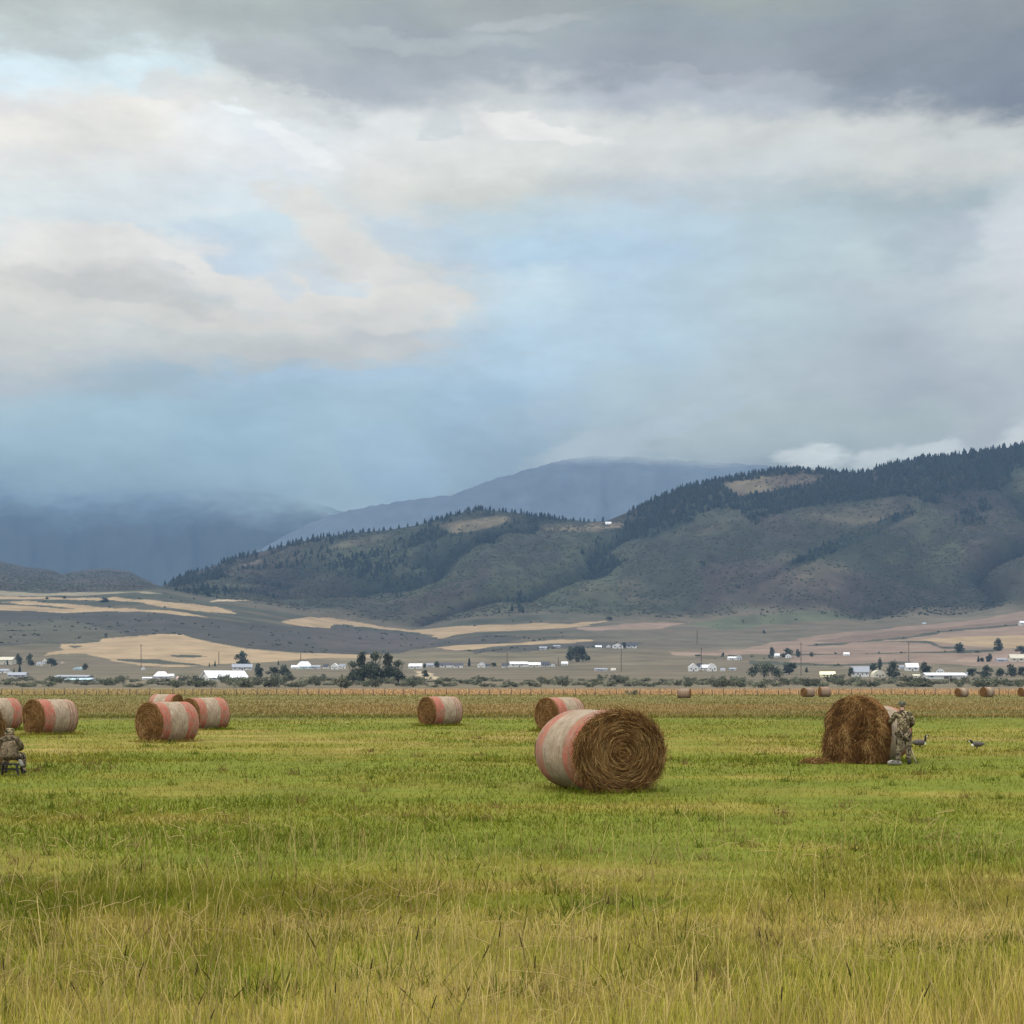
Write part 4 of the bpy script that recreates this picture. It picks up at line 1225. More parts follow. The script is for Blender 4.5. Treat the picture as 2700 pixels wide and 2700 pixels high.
# hedges and scattered scrub between the valley fields
N = 1900
u = rt.uniform(-120, 2820, N); d = rt.uniform(1900, 3600, N) ** 1.0
z = terr(u, d); v = HV - (terr(u, d, False) - CAMH) / d * F
keep = np.zeros(N, bool)
for c, poly in POLYS:
    if c.sum() < 0.25:
        keep |= inside(poly, u, v)
    else:
        keep &= ~inside(poly, u, v)
nz = fbm((u - CX) / F * d / 130, d / 90, 3, 140)
keep = (keep & (nz > 0.45)) | ((nz > 0.56) & (u < 1500) & (v < 1700))
for c, poly in POLYS:
    if c.sum() > 0.45:
        keep &= ~inside(poly, u, v)
nK = int(keep.sum())
hK = rt.uniform(1.2, 3.6, nK)
kk = rt.random((nK, 1))
batch(*blob_tpl(6), np.stack([(u - CX) / F * d, d, z - 0.4], -1)[keep], hK, hK * rt.uniform(1.1, 2.6, nK), (g0 * (1 - kk) + g1 * kk) * 1.1, 'valley_scrub', M_LEAF, rt)

# ------------------------------------------------------------------ hay bales
HAYD = np.array((0.070, 0.032, 0.010)); HAYM = np.array((0.205, 0.102, 0.032)); HAYL = np.array((0.38, 0.24, 0.095))


def hay_cols(n, r, light=0.0):
    t = np.clip(r.random((n, 1)) ** 1.5 + light, 0, 1)
    c = np.where(t < 0.5, HAYD + (HAYM - HAYD) * t * 2, HAYM + (HAYL - HAYM) * (t * 2 - 1))
    return c * (0.8 + 0.4 * r.random((n, 1)))


def wrap_mat(name, bands, faded=0.0):
    """bands: list of (start along the bale 0..1, 'r' red / 'w' pale / 'h' bare hay)"""
    m, n, b = new_mat(name)
    t = n.n('ShaderNodeTexCoord')
    sp = n.n('ShaderNodeSeparateXYZ'); n.put(sp.inputs[0], t.outputs['Object'])
    no = n.noise(t.outputs['Object'], 4.0, 6, 0.7)
    wr = n.noise(n.vm('MULTIPLY', t.outputs['Object'], (1.0, 5.0, 1.0)), 4.0, 6, 0.6, 0.6)      # wrinkles that run round the bale
    fib = n.noise(n.vm('MULTIPLY', t.outputs['Object'], (9.0, 30.0, 9.0)), 3.0, 4, 0.7)
    q = n.m('MULTIPLY_ADD', n.m('SUBTRACT', no.outputs[0], 0.5), 0.035, n.m('MULTIPLY_ADD', sp.outputs[1], 1 / 1.85, 0.5))
    cl = {'m': (0.13, 0.075, 0.062), 'n': (0.20, 0.125, 0.095), 'r': (0.42, 0.062, 0.046), 'w': (0.38, 0.30, 0.215), 'h': (0.23, 0.145, 0.07), 'd': (0.25, 0.055, 0.05), 'p': (0.36, 0.12, 0.09)}
    stops = [(max(p, 0.0), cl[k]) for p, k in bands]
    c = n.ramp(q, stops, 'CONSTANT')
    # hay shows through the net in streaks and blotches
    hay = n.ramp(fib.outputs[0], [(0.25, (0.12, 0.07, 0.03)), (0.6, (0.28, 0.19, 0.10)), (0.8, (0.42, 0.34, 0.22))])
    f = n.step(n.m('MULTIPLY_ADD', fib.outputs[0], 0.6, n.m('MULTIPLY', no.outputs[0], 0.5)), 0.43, 0.64, 0.10, 0.82)
    c = n.mix(f, c, hay)
    bl = n.noise(t.outputs['Object'], 1.9, 5, 0.65)
    c = n.mix(n.step(bl.outputs[0], 0.42, 0.64, 0.0, 0.40), c, (0.23, 0.175, 0.125))
    hi = n.step(wr.outputs[0], 0.55, 0.70, 0.0, 0.50)  # highlights on the wrinkle crests, painted into the wrap colour
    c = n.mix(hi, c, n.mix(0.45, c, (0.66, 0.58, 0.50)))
    lo = n.step(wr.outputs[0], 0.47, 0.30, 0.0, 0.65)  # shade in the wrinkle hollows, painted into the colour as well
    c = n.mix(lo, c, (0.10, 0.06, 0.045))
    n.put(b.inputs['Base Color'], c)
    b.inputs['Roughness'].default_value = 0.7
    bp = n.n('ShaderNodeBump'); bp.inputs['Strength'].default_value = 1.0; bp.inputs['Distance'].default_value = 0.04
    n.put(bp.inputs['Height'], n.m('ADD', wr.outputs[0], n.m('MULTIPLY', fib.outputs[0], 0.4)))
    n.put(b.inputs['Normal'], bp.outputs[0])
    return m


# the local +Y end is q = 1
W_WIDE = wrap_mat('net wrap, wide red band at the far end', [(0, 'r'), (0.30, 'w'), (0.70, 'p'), (0.74, 'r'), (0.82, 'd'), (0.84, 'r'), (0.93, 'h')])
W_NEAR = wrap_mat('net wrap, wide red band at the near end', [(0, 'h'), (0.05, 'r'), (0.09, 'w'), (0.13, 'd'), (0.17, 'w'), (0.21, 'd'), (0.25, 'w'), (0.64, 'r'), (0.96, 'h')])
W_FRONT = wrap_mat('net wrap, two red bands', [(0, 'h'), (0.04, 'r'), (0.09, 'd'), (0.12, 'r'), (0.19, 'p'), (0.22, 'w'), (0.66, 'p'), (0.69, 'r'), (0.80, 'd'), (0.84, 'r')])
W_PALE = wrap_mat('net wrap, pale with a red end', [(0, 'd'), (0.03, 'r'), (0.14, 'p'), (0.18, 'w'), (0.95, 'h')])
W_FAR = wrap_mat('net wrap, weathered', [(0, 'm'), (0.2, 'n'), (0.34, 'w'), (0.66, 'n'), (0.8, 'm')])
W_DARK = wrap_mat('net wrap, dark mauve', [(0, 'm'), (0.2, 'm'), (0.25, 'n'), (0.75, 'n'), (0.8, 'm')])


def bale(u, vb, side, alpha, D, L, mat, label, n_straw=1500, fringe=0.05, sx=1.0, seed=1, back=False, rim=0.10, bulge=0.03, group='round hay bales in the field'):
    """round bale whose middle shows at column u, standing on row vb; one flat end is turned alpha degrees away from the camera to side -1 left / +1 right"""
    r = np.random.default_rng(seed)
    d = gd(vb) + 0.35
    x = (u - CX) / F * d
    tocam = math.atan2(-d, -x)                               # heading from the bale to the camera
    head = tocam + (-side) * -math.radians(alpha) * 1.0 if False else tocam + side * math.radians(alpha)
    rz = head - math.pi / 2                                   # local +Y points along heading
    R = D / 2
    root = thing('hay_bale', label, 'hay bale', (x, d, 0), rz, group)
    zc = R * 0.95
    nth = 112
    th = np.linspace(0, 2 * np.pi, nth, endpoint=False)

    def section(rad, y, amp, sd):
        w = 1 + amp * (fbm(np.cos(th) * 2.2 + y * 2 + 20, np.sin(th) * 2.2 + y + 20, 4, sd) - 0.5) * 2
        xx, z = np.sin(th) * rad * w * sx, np.cos(th) * rad * w
        z = np.maximum(z, -zc + 0.004)
        z = np.where(z < 0, z, z * 1.0)
        xx = xx * (1 + 0.05 * np.clip(-z / R, 0, 1))
        return np.stack([xx, np.full(nth, y), z + zc], -1)
    # net wrap
    ys = np.linspace(-L / 2 + 0.02, L / 2 - rim, 26)
    rows = []
    for y in ys:
        e = min((y - ys[0]) / 0.12, (ys[-1] - y) / 0.12, 1.0)
        rows.append(section(R * (0.955 + 0.045 * math.sqrt(max(e, 0))), y, 0.018, 200 + seed))
    V = np.concatenate(rows)
    me = mesh_np('wrap', V, [grid_faces(len(ys), nth, True)], mat, None, True)
    obj('wrap', me, root)
    # ends: packed spiral of hay
    for s in ((1, -1) if True else (1,)):
        rows, cols = [], []
        y0 = L / 2 - rim - 0.05 if s > 0 else L / 2 - 0.07
        prof = [(0.965, y0), (0.985, y0 + 0.06), (0.99, L / 2 - 0.03)] + [(q, L / 2 + bulge * (1 - q * q)) for q in np.linspace(0.96, 0.02, 34)]
        if s < 0:
            prof = [(q * 0.97, y) for q, y in prof]
        for i, (q, y) in enumerate(prof):
            sec = section(R * q, y, 0.03 * q, 300 + seed)
            if i > 2:
                spiral = np.sin(q * 60 + th + 2 * fbm(np.cos(th) * 1.5 + 9, np.sin(th) * 1.5 + q * 5, 3, 330 + seed))
                lump = fbm(np.cos(th) * q * 9 + 30, np.sin(th) * q * 9 + 30, 4, 340 + seed) - 0.5
                sec[:, 1] += 0.020 * spiral + 0.09 * lump * min(1, q * 3)
                tone = 0.5 + 0.25 * spiral + 0.8 * lump
            else:
                tone = 0.45 + 0.6 * (fbm(th * 6, np.full(nth, i * 0.7), 3, 350 + seed) - 0.5)
            sec[:, 2] = np.maximum(sec[:, 2], 0.004)
            cols.append(HAYD * 0.9 + (HAYM - HAYD) * np.clip(tone, 0, 1)[:, None])
            rows.append(sec)
        V = np.concatenate(rows)
        V[:, 1] *= s
        Fq = grid_faces(len(prof), nth, True)
        if s < 0:
            Fq = Fq[:, ::-1]
        last = np.arange((len(prof) - 1) * nth, len(prof) * nth)
        V = np.concatenate([V, [[0, s * (L / 2 + bulge), zc]]])
        cap = np.stack([last, np.roll(last, -1), np.full(nth, len(V) - 1)], -1)
        if s < 0:
            cap = cap[:, ::-1]
        c = np.concatenate(cols + [HAYM[None] * 0.8])
        obj('hay_end', mesh_np('hay_end', V, [Fq, cap], M_HAYCORE, c, True), root)
    # loose straw lying in the wound layers of the shown end, and the ragged rim
    if n_straw:
        N = n_straw
        q = np.sqrt(r.random(N)) * 0.99
        t0 = r.random(N) * 2 * np.pi
        rad = q * R
        wnd = np.sin(q * 60 + t0 + 2 * fbm(np.cos(t0) * 1.5 + 9, np.sin(t0) * 1.5 + q * 5, 3, 330 + seed))
        p = np.stack([np.sin(t0) * rad * sx, np.full(N, L / 2 + bulge) - bulge * q * q + 0.020 * wnd + r.normal(0.008, 0.016, N), np.cos(t0) * rad + zc], -1)
        ln = r.uniform(0.10, 0.34, N) * np.clip(q * 2.2, 0.35, 1)
        tg = np.stack([np.cos(t0), r.normal(0.02, 0.10, N), -np.sin(t0)], -1) + r.normal(0, 0.24, (N, 3)) * (1 + 1.6 * (q[:, None] > 0.82)) * [1, 0.35, 1]
        tg /= np.linalg.norm(tg, axis=1)[:, None]
        bend = -np.stack([np.sin(t0), np.zeros(N), np.cos(t0)], -1) * (ln / (2 * np.maximum(rad, 0.12)))[:, None]
        sdv = np.stack([np.sin(t0), r.normal(0, 0.6, N), np.cos(t0)], -1)
        sdv /= np.linalg.norm(sdv, axis=1)[:, None]
        w = r.uniform(0.006, 0.016, N)
        lightc = 0.9 * (fbm(np.sin(t0) * q * 7 + 40, np.cos(t0) * q * 7 + 40, 3, 360 + seed) - 0.5)[:, None] - 0.12 * (q[:, None] > 0.80) + 0.09 * wnd[:, None]
        c = hay_cols(N, r, lightc)
        V1, F1, C1 = ribbons(p, tg, bend, ln, w, sdv, c)
        # rim
        Nr = int(N * 0.45)
        t1 = r.random(Nr) * 2 * np.pi
        rr = R * r.uniform(0.95, 1.0, Nr)
        p = np.stack([np.sin(t1) * rr * sx, L / 2 - r.random(Nr) * (rim + 0.04), np.cos(t1) * rr + zc], -1)
        rad3 = np.stack([np.sin(t1), np.zeros(Nr), np.cos(t1)], -1)
        tan3 = np.stack([np.cos(t1), np.zeros(Nr), -np.sin(t1)], -1)
        tg = rad3 * r.uniform(0.0, 0.7, (Nr, 1)) + tan3 * r.normal(0, 1, (Nr, 1)) + np.array([0, 1, 0]) * r.uniform(-0.3, 0.5, (Nr, 1))
        tg /= np.linalg.norm(tg, axis=1)[:, None]
        ln = r.uniform(0.5, 1.6, Nr) * max(fringe, 0.03) * 2.2
        bend = np.tile(np.array([[0, 0, -0.3]]), (Nr, 1)) + r.normal(0, 0.25, (Nr, 3))
        sdv = np.cross(tg, r.normal(0, 1, (Nr, 3))); sdv /= np.linalg.norm(sdv, axis=1)[:, None]
        V2, F2, C2 = ribbons(p, tg, bend, ln, r.uniform(0.006, 0.014, Nr), sdv, hay_cols(Nr, r, 0.05))
        V = np.concatenate([V1, V2])
        V[:, 2] = np.maximum(V[:, 2], 0.01)
        obj('loose_straw', mesh_np('loose_straw', V, [F1, F2 + len(V1)], M_HAY, np.concatenate([C1, C2])), root)
    return root


# side: which way the shown end is turned, seen from the camera
bale(1577, 2087, 1, 30, 1.70, 1.92, W_FRONT, 'largest hay bale in the foreground, its brown wound end facing the camera', 8000, 0.06, 1.20, 11, rim=0.16)
bale(442, 1958, -1, 53, 1.56, 1.80, W_WIDE, 'red and beige wrapped hay bale in front of two others at the left', 1600, 0.04, 1.0, 12)
bale(540, 1925, -1, 55, 1.58, 1.86, W_WIDE, 'wrapped hay bale half hidden behind the right of the left front bale', 700, 0.04, 1.0, 13)
bale(438, 1892, 1, 58, 1.56, 1.80, W_FRONT, 'hay bale of which only the top shows behind the left front bale', 500, 0.04, 1.0, 14)
bale(133, 1937, -1, 57, 1.57, 1.80, W_NEAR, 'wrapped hay bale with wide red band at its tan end, second from the left edge', 1400, 0.04, 1.0, 15)
bale(-8, 1926, -1, 57, 1.57, 1.85, W_WIDE, 'wrapped hay bale cut off by the left edge, red band at its right end', 500, 0.04, 1.0, 16)
bale(1161, 1914, -1, 55, 1.57, 1.86, W_NEAR, 'lone red and beige wrapped hay bale in the middle of the field', 1000, 0.04, 1.0, 17)
bale(1477, 1927, -1, 47, 1.60, 1.86, W_NEAR, 'wrapped hay bale partly hidden behind the largest bale', 1000, 0.04, 1.0, 18)
bale(1804, 1841, 1, 84, 1.50, 1.95, W_DARK, 'small far dark mauve bale alone in front of the fence', 0, 0.03, 1.0, 19)
bale(2130, 1838, -1, 48, 1.58, 1.9, W_DARK, 'left one of two small far bales standing side by side', 150, 0.03, 1.0, 20)
bale(2174, 1837.5, -1, 74, 1.75, 1.75, W_DARK, 'right one of two small far bales standing side by side', 150, 0.03, 1.0, 21)
bale(2536, 1838, -1, 48, 1.52, 1.8, W_FAR, 'far hay bale with dark round end right of the man in camouflage', 150, 0.03, 1.0, 22)
bale(2603, 1838, -1, 44, 1.70, 1.8, W_FAR, 'far hay bale between its twin and the right edge bale', 150, 0.03, 1.0, 23)
bale(2702, 1837, -1, 50, 1.62, 1.8, W_FAR, 'far hay bale cut off by the right edge', 150, 0.03, 1.0, 24)
bale(-112, 2036, 1, 60, 1.66, 1.75, W_FRONT, 'hay bale cut off by the left edge behind the crouching person', 3000, 0.09, 1.0, 25)


def shaggy_bale():
    """opened bale at the right: a dome of loose hay hangs over its end"""
    r = np.random.default_rng(77)
    d = gd(2014) + 1.0
    x = (2268 - CX) / F * d
    x = (2297 - CX) / F * d
    root = thing('hay_bale', 'shaggy brown hay bale with hay hanging over its end, beside the standing man', 'hay bale', (x, d, 0), 0, 'round hay bales in the field')
    tocam = math.atan2(-d, -x)
    root.rotation_euler = (0, 0, tocam - math.radians(33) - math.pi / 2)
    L, R = 1.75, 0.80
    zc = R * 0.97
    nth = 96
    th = np.linspace(0, 2 * np.pi, nth, endpoint=False)
    ys = np.linspace(-L / 2, L / 2 - 0.3, 22)
    V = []
    for y in ys:
        e = min((y - ys[0]) / 0.12, 1.0)
        w = 1 + 0.015 * (fbm(np.cos(th) * 2 + y * 2 + 9, np.sin(th) * 2 + y + 9, 3, 400) - 0.5) * 2
        V.append(np.stack([np.sin(th) * R * w * (0.95 + 0.05 * math.sqrt(e)), np.full(nth, y), np.maximum(np.cos(th) * R * w * (0.95 + 0.05 * math.sqrt(e)) + zc, 0.004)], -1))
    obj('wrap', mesh_np('wrap', np.concatenate(V), [grid_faces(len(ys), nth, True)], W_PALE, None, True), root)
    q = np.linspace(0.97, 0.0, 12)
    V = np.concatenate([np.stack([np.sin(th) * R * k, np.full(nth, -L / 2 - 0.02 * (1 - k)), np.maximum(np.cos(th) * R * k + zc, 0.004)], -1) for k in q])
    obj('hay_end', mesh_np('hay_end', V, [grid_faces(len(q), nth, True)[:, ::-1]], M_HAYCORE, np.tile(HAYM * 0.7, (len(V), 1)), True), root)

    # dome: half-width profile over height, bulging forward
    H = 1.86

    def hw(z):
        t = np.clip(z / H, 0, 1)
        return 1.06 * np.clip(1 - np.clip((t - 0.42) / 0.585, 0, 1) ** 2.7, 0, 1) ** 0.5 * (0.93 + 0.07 * np.clip(t / 0.4, 0, 1))

    def yf(xn, z):
        t = np.clip(z / H, 0, 1)
        return L / 2 - 0.30 + 0.62 * np.sqrt(np.clip(1 - xn * xn, 0, 1)) * np.sqrt(np.clip(1 - 0.85 * t ** 2.2, 0, 1)) + 0.10 * (1 - t)
    zs = np.linspace(0.0, H * 0.995, 46)
    al = np.linspace(-1, 1, 60)
    ZZ, AA = np.meshgrid(zs, al, indexing='ij')
    XN = np.sin(AA * np.pi / 2)
    lump = fbm(AA * 3 + 5, ZZ * 2.2 + 5, 4, 410) - 0.5
    XX = XN * hw(ZZ) * (1 + 0.12 * lump)
    YY = yf(XN, ZZ) + 0.22 * lump
    tone = np.clip(0.35 + 1.2 * lump, 0, 1)[..., None]
    c = HAYD * 0.8 + (HAYM - HAYD) * tone
    obj('hay_end', mesh_np('hay_end', np.stack([XX, YY, ZZ], -1).reshape(-1, 3), [grid_faces(46, 60)[:, ::-1]], M_HAYCORE, c.reshape(-1, 3), True), root)
    # hanging hay
    N = 11000
    z = H * (1 - r.random(N) ** 1.15) * 1.0
    a = r.uniform(-1.02, 1.02, N)
    xn = np.sin(np.clip(a, -1, 1) * np.pi / 2)
    lp = fbm(a * 3 + 5, z * 2.2 + 5, 4, 410) - 0.5
    clump = fbm(a * 7 + 9, z * 1.6 + 9, 3, 415)
    p = np.stack([xn * hw(z) * (1 + 0.12 * lp) * 0.97, yf(xn, z) + 0.22 * lp + r.uniform(-0.01, 0.07, N), z], -1)
    tg = np.stack([r.normal(0, 0.50, N) - xn * 0.25, 0.22 + r.normal(0, 0.25, N), -0.62 + r.normal(0, 0.45, N)], -1)
    tg /= np.linalg.norm(tg, axis=1)[:, None]
    ln = np.minimum(r.uniform(0.05, 0.21, N), 0.05 + z * 0.9)
    bend = np.stack([r.normal(0, 0.3, N), r.normal(-0.25, 0.2, N), np.full(N, -0.35)], -1)
    sdv = np.cross(tg, np.stack([r.normal(0, 0.5, N), np.ones(N), r.normal(0, 0.5, N)], -1)); sdv /= np.linalg.norm(sdv, axis=1)[:, None]
    V1, F1, C1 = ribbons(p, tg, bend, ln, r.uniform(0.007, 0.02, N), sdv, hay_cols(N, r, ((clump - 0.5) * 1.9)[:, None] - 0.22))
    # tousled top
    Nt = 900
    a = r.uniform(-0.6, 0.6, Nt)
    p = np.stack([a * 0.75, L / 2 - 0.3 + r.uniform(-0.35, 0.3, Nt), H * (1 - 0.18 * (a / 0.6) ** 2) + r.uniform(-0.06, 0.0, Nt)], -1)
    tg = r.normal(0, 1, (Nt, 3)) * [1, 1, 0.35] + [0, 0, 0.25]
    tg /= np.linalg.norm(tg, axis=1)[:, None]
    sdv = np.cross(tg, r.normal(0, 1, (Nt, 3))); sdv /= np.linalg.norm(sdv, axis=1)[:, None]
    V2, F2, C2 = ribbons(p, tg, np.tile(np.array([[0, 0, -0.6]]), (Nt, 1)), r.uniform(0.1, 0.35, Nt), r.uniform(0.008, 0.018, Nt), sdv, hay_cols(Nt, r, 0.15))
    V = np.concatenate([V1, V2]); V[:, 2] = np.maximum(V[:, 2], 0.01)
    obj('loose_straw', mesh_np('loose_straw', V, [F1, F2 + len(V1)], M_HAY, np.concatenate([C1, C2])), root)


shaggy_bale()


def straw_pile(u, vb, w, h, label, n=1400, seed=5):
    r = np.random.default_rng(seed)
    d = gd(vb) + 0.25
    s = d / F
    root = thing('straw_pile', label, 'straw pile', ((u - CX) * s, d, 0))
    Wd, H = w * s / 2, h * s
    rr, tt = np.meshgrid(np.linspace(0, 1, 14), np.linspace(0, 2 * np.pi, 40, endpoint=False), indexing='ij')
    z = H * (1 - rr ** 2) * (0.7 + 0.6 * fbm(np.cos(tt) * rr * 3 + 7, np.sin(tt) * rr * 3 + 7, 3, 420)) - 0.01
    V = np.stack([rr * np.cos(tt) * Wd, rr * np.sin(tt) * Wd * 0.7, z], -1).reshape(-1, 3)
    obj('mound', mesh_np('mound', V, [grid_faces(14, 40, True)], M_HAYCORE, np.tile(HAYM * 0.8, (len(V), 1)), True), root)
    q = np.sqrt(r.random(n)); t = r.random(n) * 2 * np.pi
    p = np.stack([q * np.cos(t) * Wd * 1.1, q * np.sin(t) * Wd * 0.8, H * (1 - q ** 2) * 0.95 + 0.01], -1)
    tg = r.normal(0, 1, (n, 3)) * [1, 1, 0.35]; tg /= np.linalg.norm(tg, axis=1)[:, None]
    sdv = np.cross(tg, r.normal(0, 1, (n, 3))); sdv /= np.linalg.norm(sdv, axis=1)[:, None]
    V, Fq, c = ribbons(p, tg, np.tile(np.array([[0, 0, -0.3]]), (n, 1)), r.uniform(0.08, 0.28, n), r.uniform(0.007, 0.016, n), sdv, hay_cols(n, r))
    V[:, 2] = np.maximum(V[:, 2], 0.01)
    obj('loose_straw', mesh_np('loose_straw', V, [Fq], M_HAY, c), root)


straw_pile(2152, 2014, 78, 13, 'low heap of loose brown straw at the left foot of the shaggy bale')


# ------------------------------------------------------------------ people and geese: one skinned surface each
def skin_mesh(name, joints, edges, mat, parent=None, sub=2, root=0):
    """joints: list of (x, y, z, radius or (rx, ry))"""
    me = bpy.data.meshes.new(name)
    me.from_pydata([j[:3] for j in joints], edges, [])
    o = obj(name, me, parent)
    sk = o.modifiers.new('skin', 'SKIN')
    sk.use_smooth_shade = True
    sk.branch_smoothing = 0.6
    for i, j in enumerate(joints):
        rr = j[3]
        rr = (rr, rr) if np.isscalar(rr) else rr
        me.skin_vertices[0].data[i].radius = rr
        me.skin_vertices[0].data[i].use_root = (i == root)
    ss = o.modifiers.new('smooth', 'SUBSURF')
    ss.levels = sub
    ss.render_levels = sub
    me.materials.append(mat)
    return o


def bake(o):
    """turn the skinned surface into a plain mesh"""
    dg = bpy.context.evaluated_depsgraph_get()
    me = bpy.data.meshes.new_from_object(o.evaluated_get(dg))
    o.modifiers.clear()
    o.data = me
    return o


def camo_mat(name, cols, scale=7.0, stretch=(1, 1, 1)):
    m, n, b = new_mat(name)
    t = n.n('ShaderNodeTexCoord')
    v = n.vm('MULTIPLY', t.outputs['Object'], stretch)
    a = n.noise(v, scale, 3, 0.55, 0.8)
    k = n.noise(n.vm('ADD', v, (5.2, 1.3, 7.7)), scale * 1.9, 3, 0.6, 1.0)
    c = n.ramp(a.outputs[0], [(0.0, cols[0]), (0.44, cols[1]), (0.53, cols[2]), (0.60, cols[0])], 'CONSTANT')
    f = n.m('GREATER_THAN', k.outputs[0], 0.56)
    c = n.mix(f, c, cols[3])
    n.put(b.inputs['Base Color'], c)
    b.inputs['Roughness'].default_value = 0.9
    return m


M_CAMO = camo_mat('camouflage cloth', [(0.070, 0.052, 0.026), (0.29, 0.225, 0.130), (0.13, 0.098, 0.050), (0.022, 0.016, 0.009)], 5.5)
M_CAMOP = camo_mat('camouflage trousers', [(0.062, 0.046, 0.028), (0.25, 0.195, 0.120), (0.11, 0.083, 0.048), (0.020, 0.015, 0.010)], 6.5, (1, 1, 0.8))
M_CAMOL = camo_mat('faded camouflage cloth', [(0.100, 0.070, 0.040), (0.165, 0.120, 0.070), (0.120, 0.088, 0.050), (0.045, 0.031, 0.018)], 5.0)
M_CAP = camo_mat('dark camouflage cap', [(0.045, 0.05, 0.03), (0.12, 0.12, 0.075), (0.06, 0.06, 0.035), (0.02, 0.025, 0.015)], 14.0)
M_SKIN = plain('skin', (0.36, 0.20, 0.14), 0.6, 0.08, 6)
M_BOOT = plain('dark boot leather', (0.03, 0.026, 0.022), 0.6, 0.2, 8)
M_HAIR = plain('brown hair', (0.05, 0.032, 0.02), 0.8, 0.2, 20)
M_PACK = plain('pale canvas', (0.23, 0.21, 0.17), 0.85, 0.2, 8)
M_STOOL = plain('black stool metal', (0.015, 0.014, 0.014), 0.5, 0.1)
M_LIGHTW = plain('pale stick wood', (0.40, 0.33, 0.20), 0.8, 0.2, 12)


def finger_chain(base, dirv, length, curl, up):
    dirv = np.array(dirv, float); dirv /= np.linalg.norm(dirv)
    up = np.array(up, float)
    pts = [np.array(base, float)]
    for k in range(3):
        d2 = dirv + up * curl * (k + 0.5)
        d2 /= np.linalg.norm(d2)
        pts.append(pts[-1] + d2 * length * (0.42, 0.32, 0.26)[k])
    return pts


def hand(parent_joints, edges, wrist_i, dirv, palm_n, side):
    """palm, four unequal fingers and a thumb added to a skin skeleton, fingers slightly curled"""
    wv = np.array(parent_joints[wrist_i][:3])
    dv = np.array(dirv, float); dv /= np.linalg.norm(dv)
    pn = np.array(palm_n, float); pn -= dv * pn.dot(dv); pn /= np.linalg.norm(pn)
    ac = np.cross(dv, pn) * side
    pi = len(parent_joints)
    parent_joints.append(tuple(wv + dv * 0.055) + ((0.036, 0.018),)); edges.append((wrist_i, pi))
    for k, (off, ln) in enumerate(((-0.030, 0.072), (-0.010, 0.082), (0.010, 0.077), (0.030, 0.060))):
        ch = finger_chain(wv + dv * 0.090 + ac * off, dv + ac * off * 2, ln, 0.35, pn)
        prev_i = pi
        for j, q in enumerate(ch):
            parent_joints.append(tuple(q) + (0.0095 - 0.001 * j,)); edges.append((prev_i, len(parent_joints) - 1)); prev_i = len(parent_joints) - 1
    ch = finger_chain(wv + dv * 0.030 - ac * 0.034, dv * 0.7 - ac * 0.8, 0.060, 0.3, pn)
    prev_i = pi
    for j, q in enumerate(ch[:3]):
        parent_joints.append(tuple(q) + (0.0105 - 0.001 * j,)); edges.append((prev_i, len(parent_joints) - 1)); prev_i = len(parent_joints) - 1


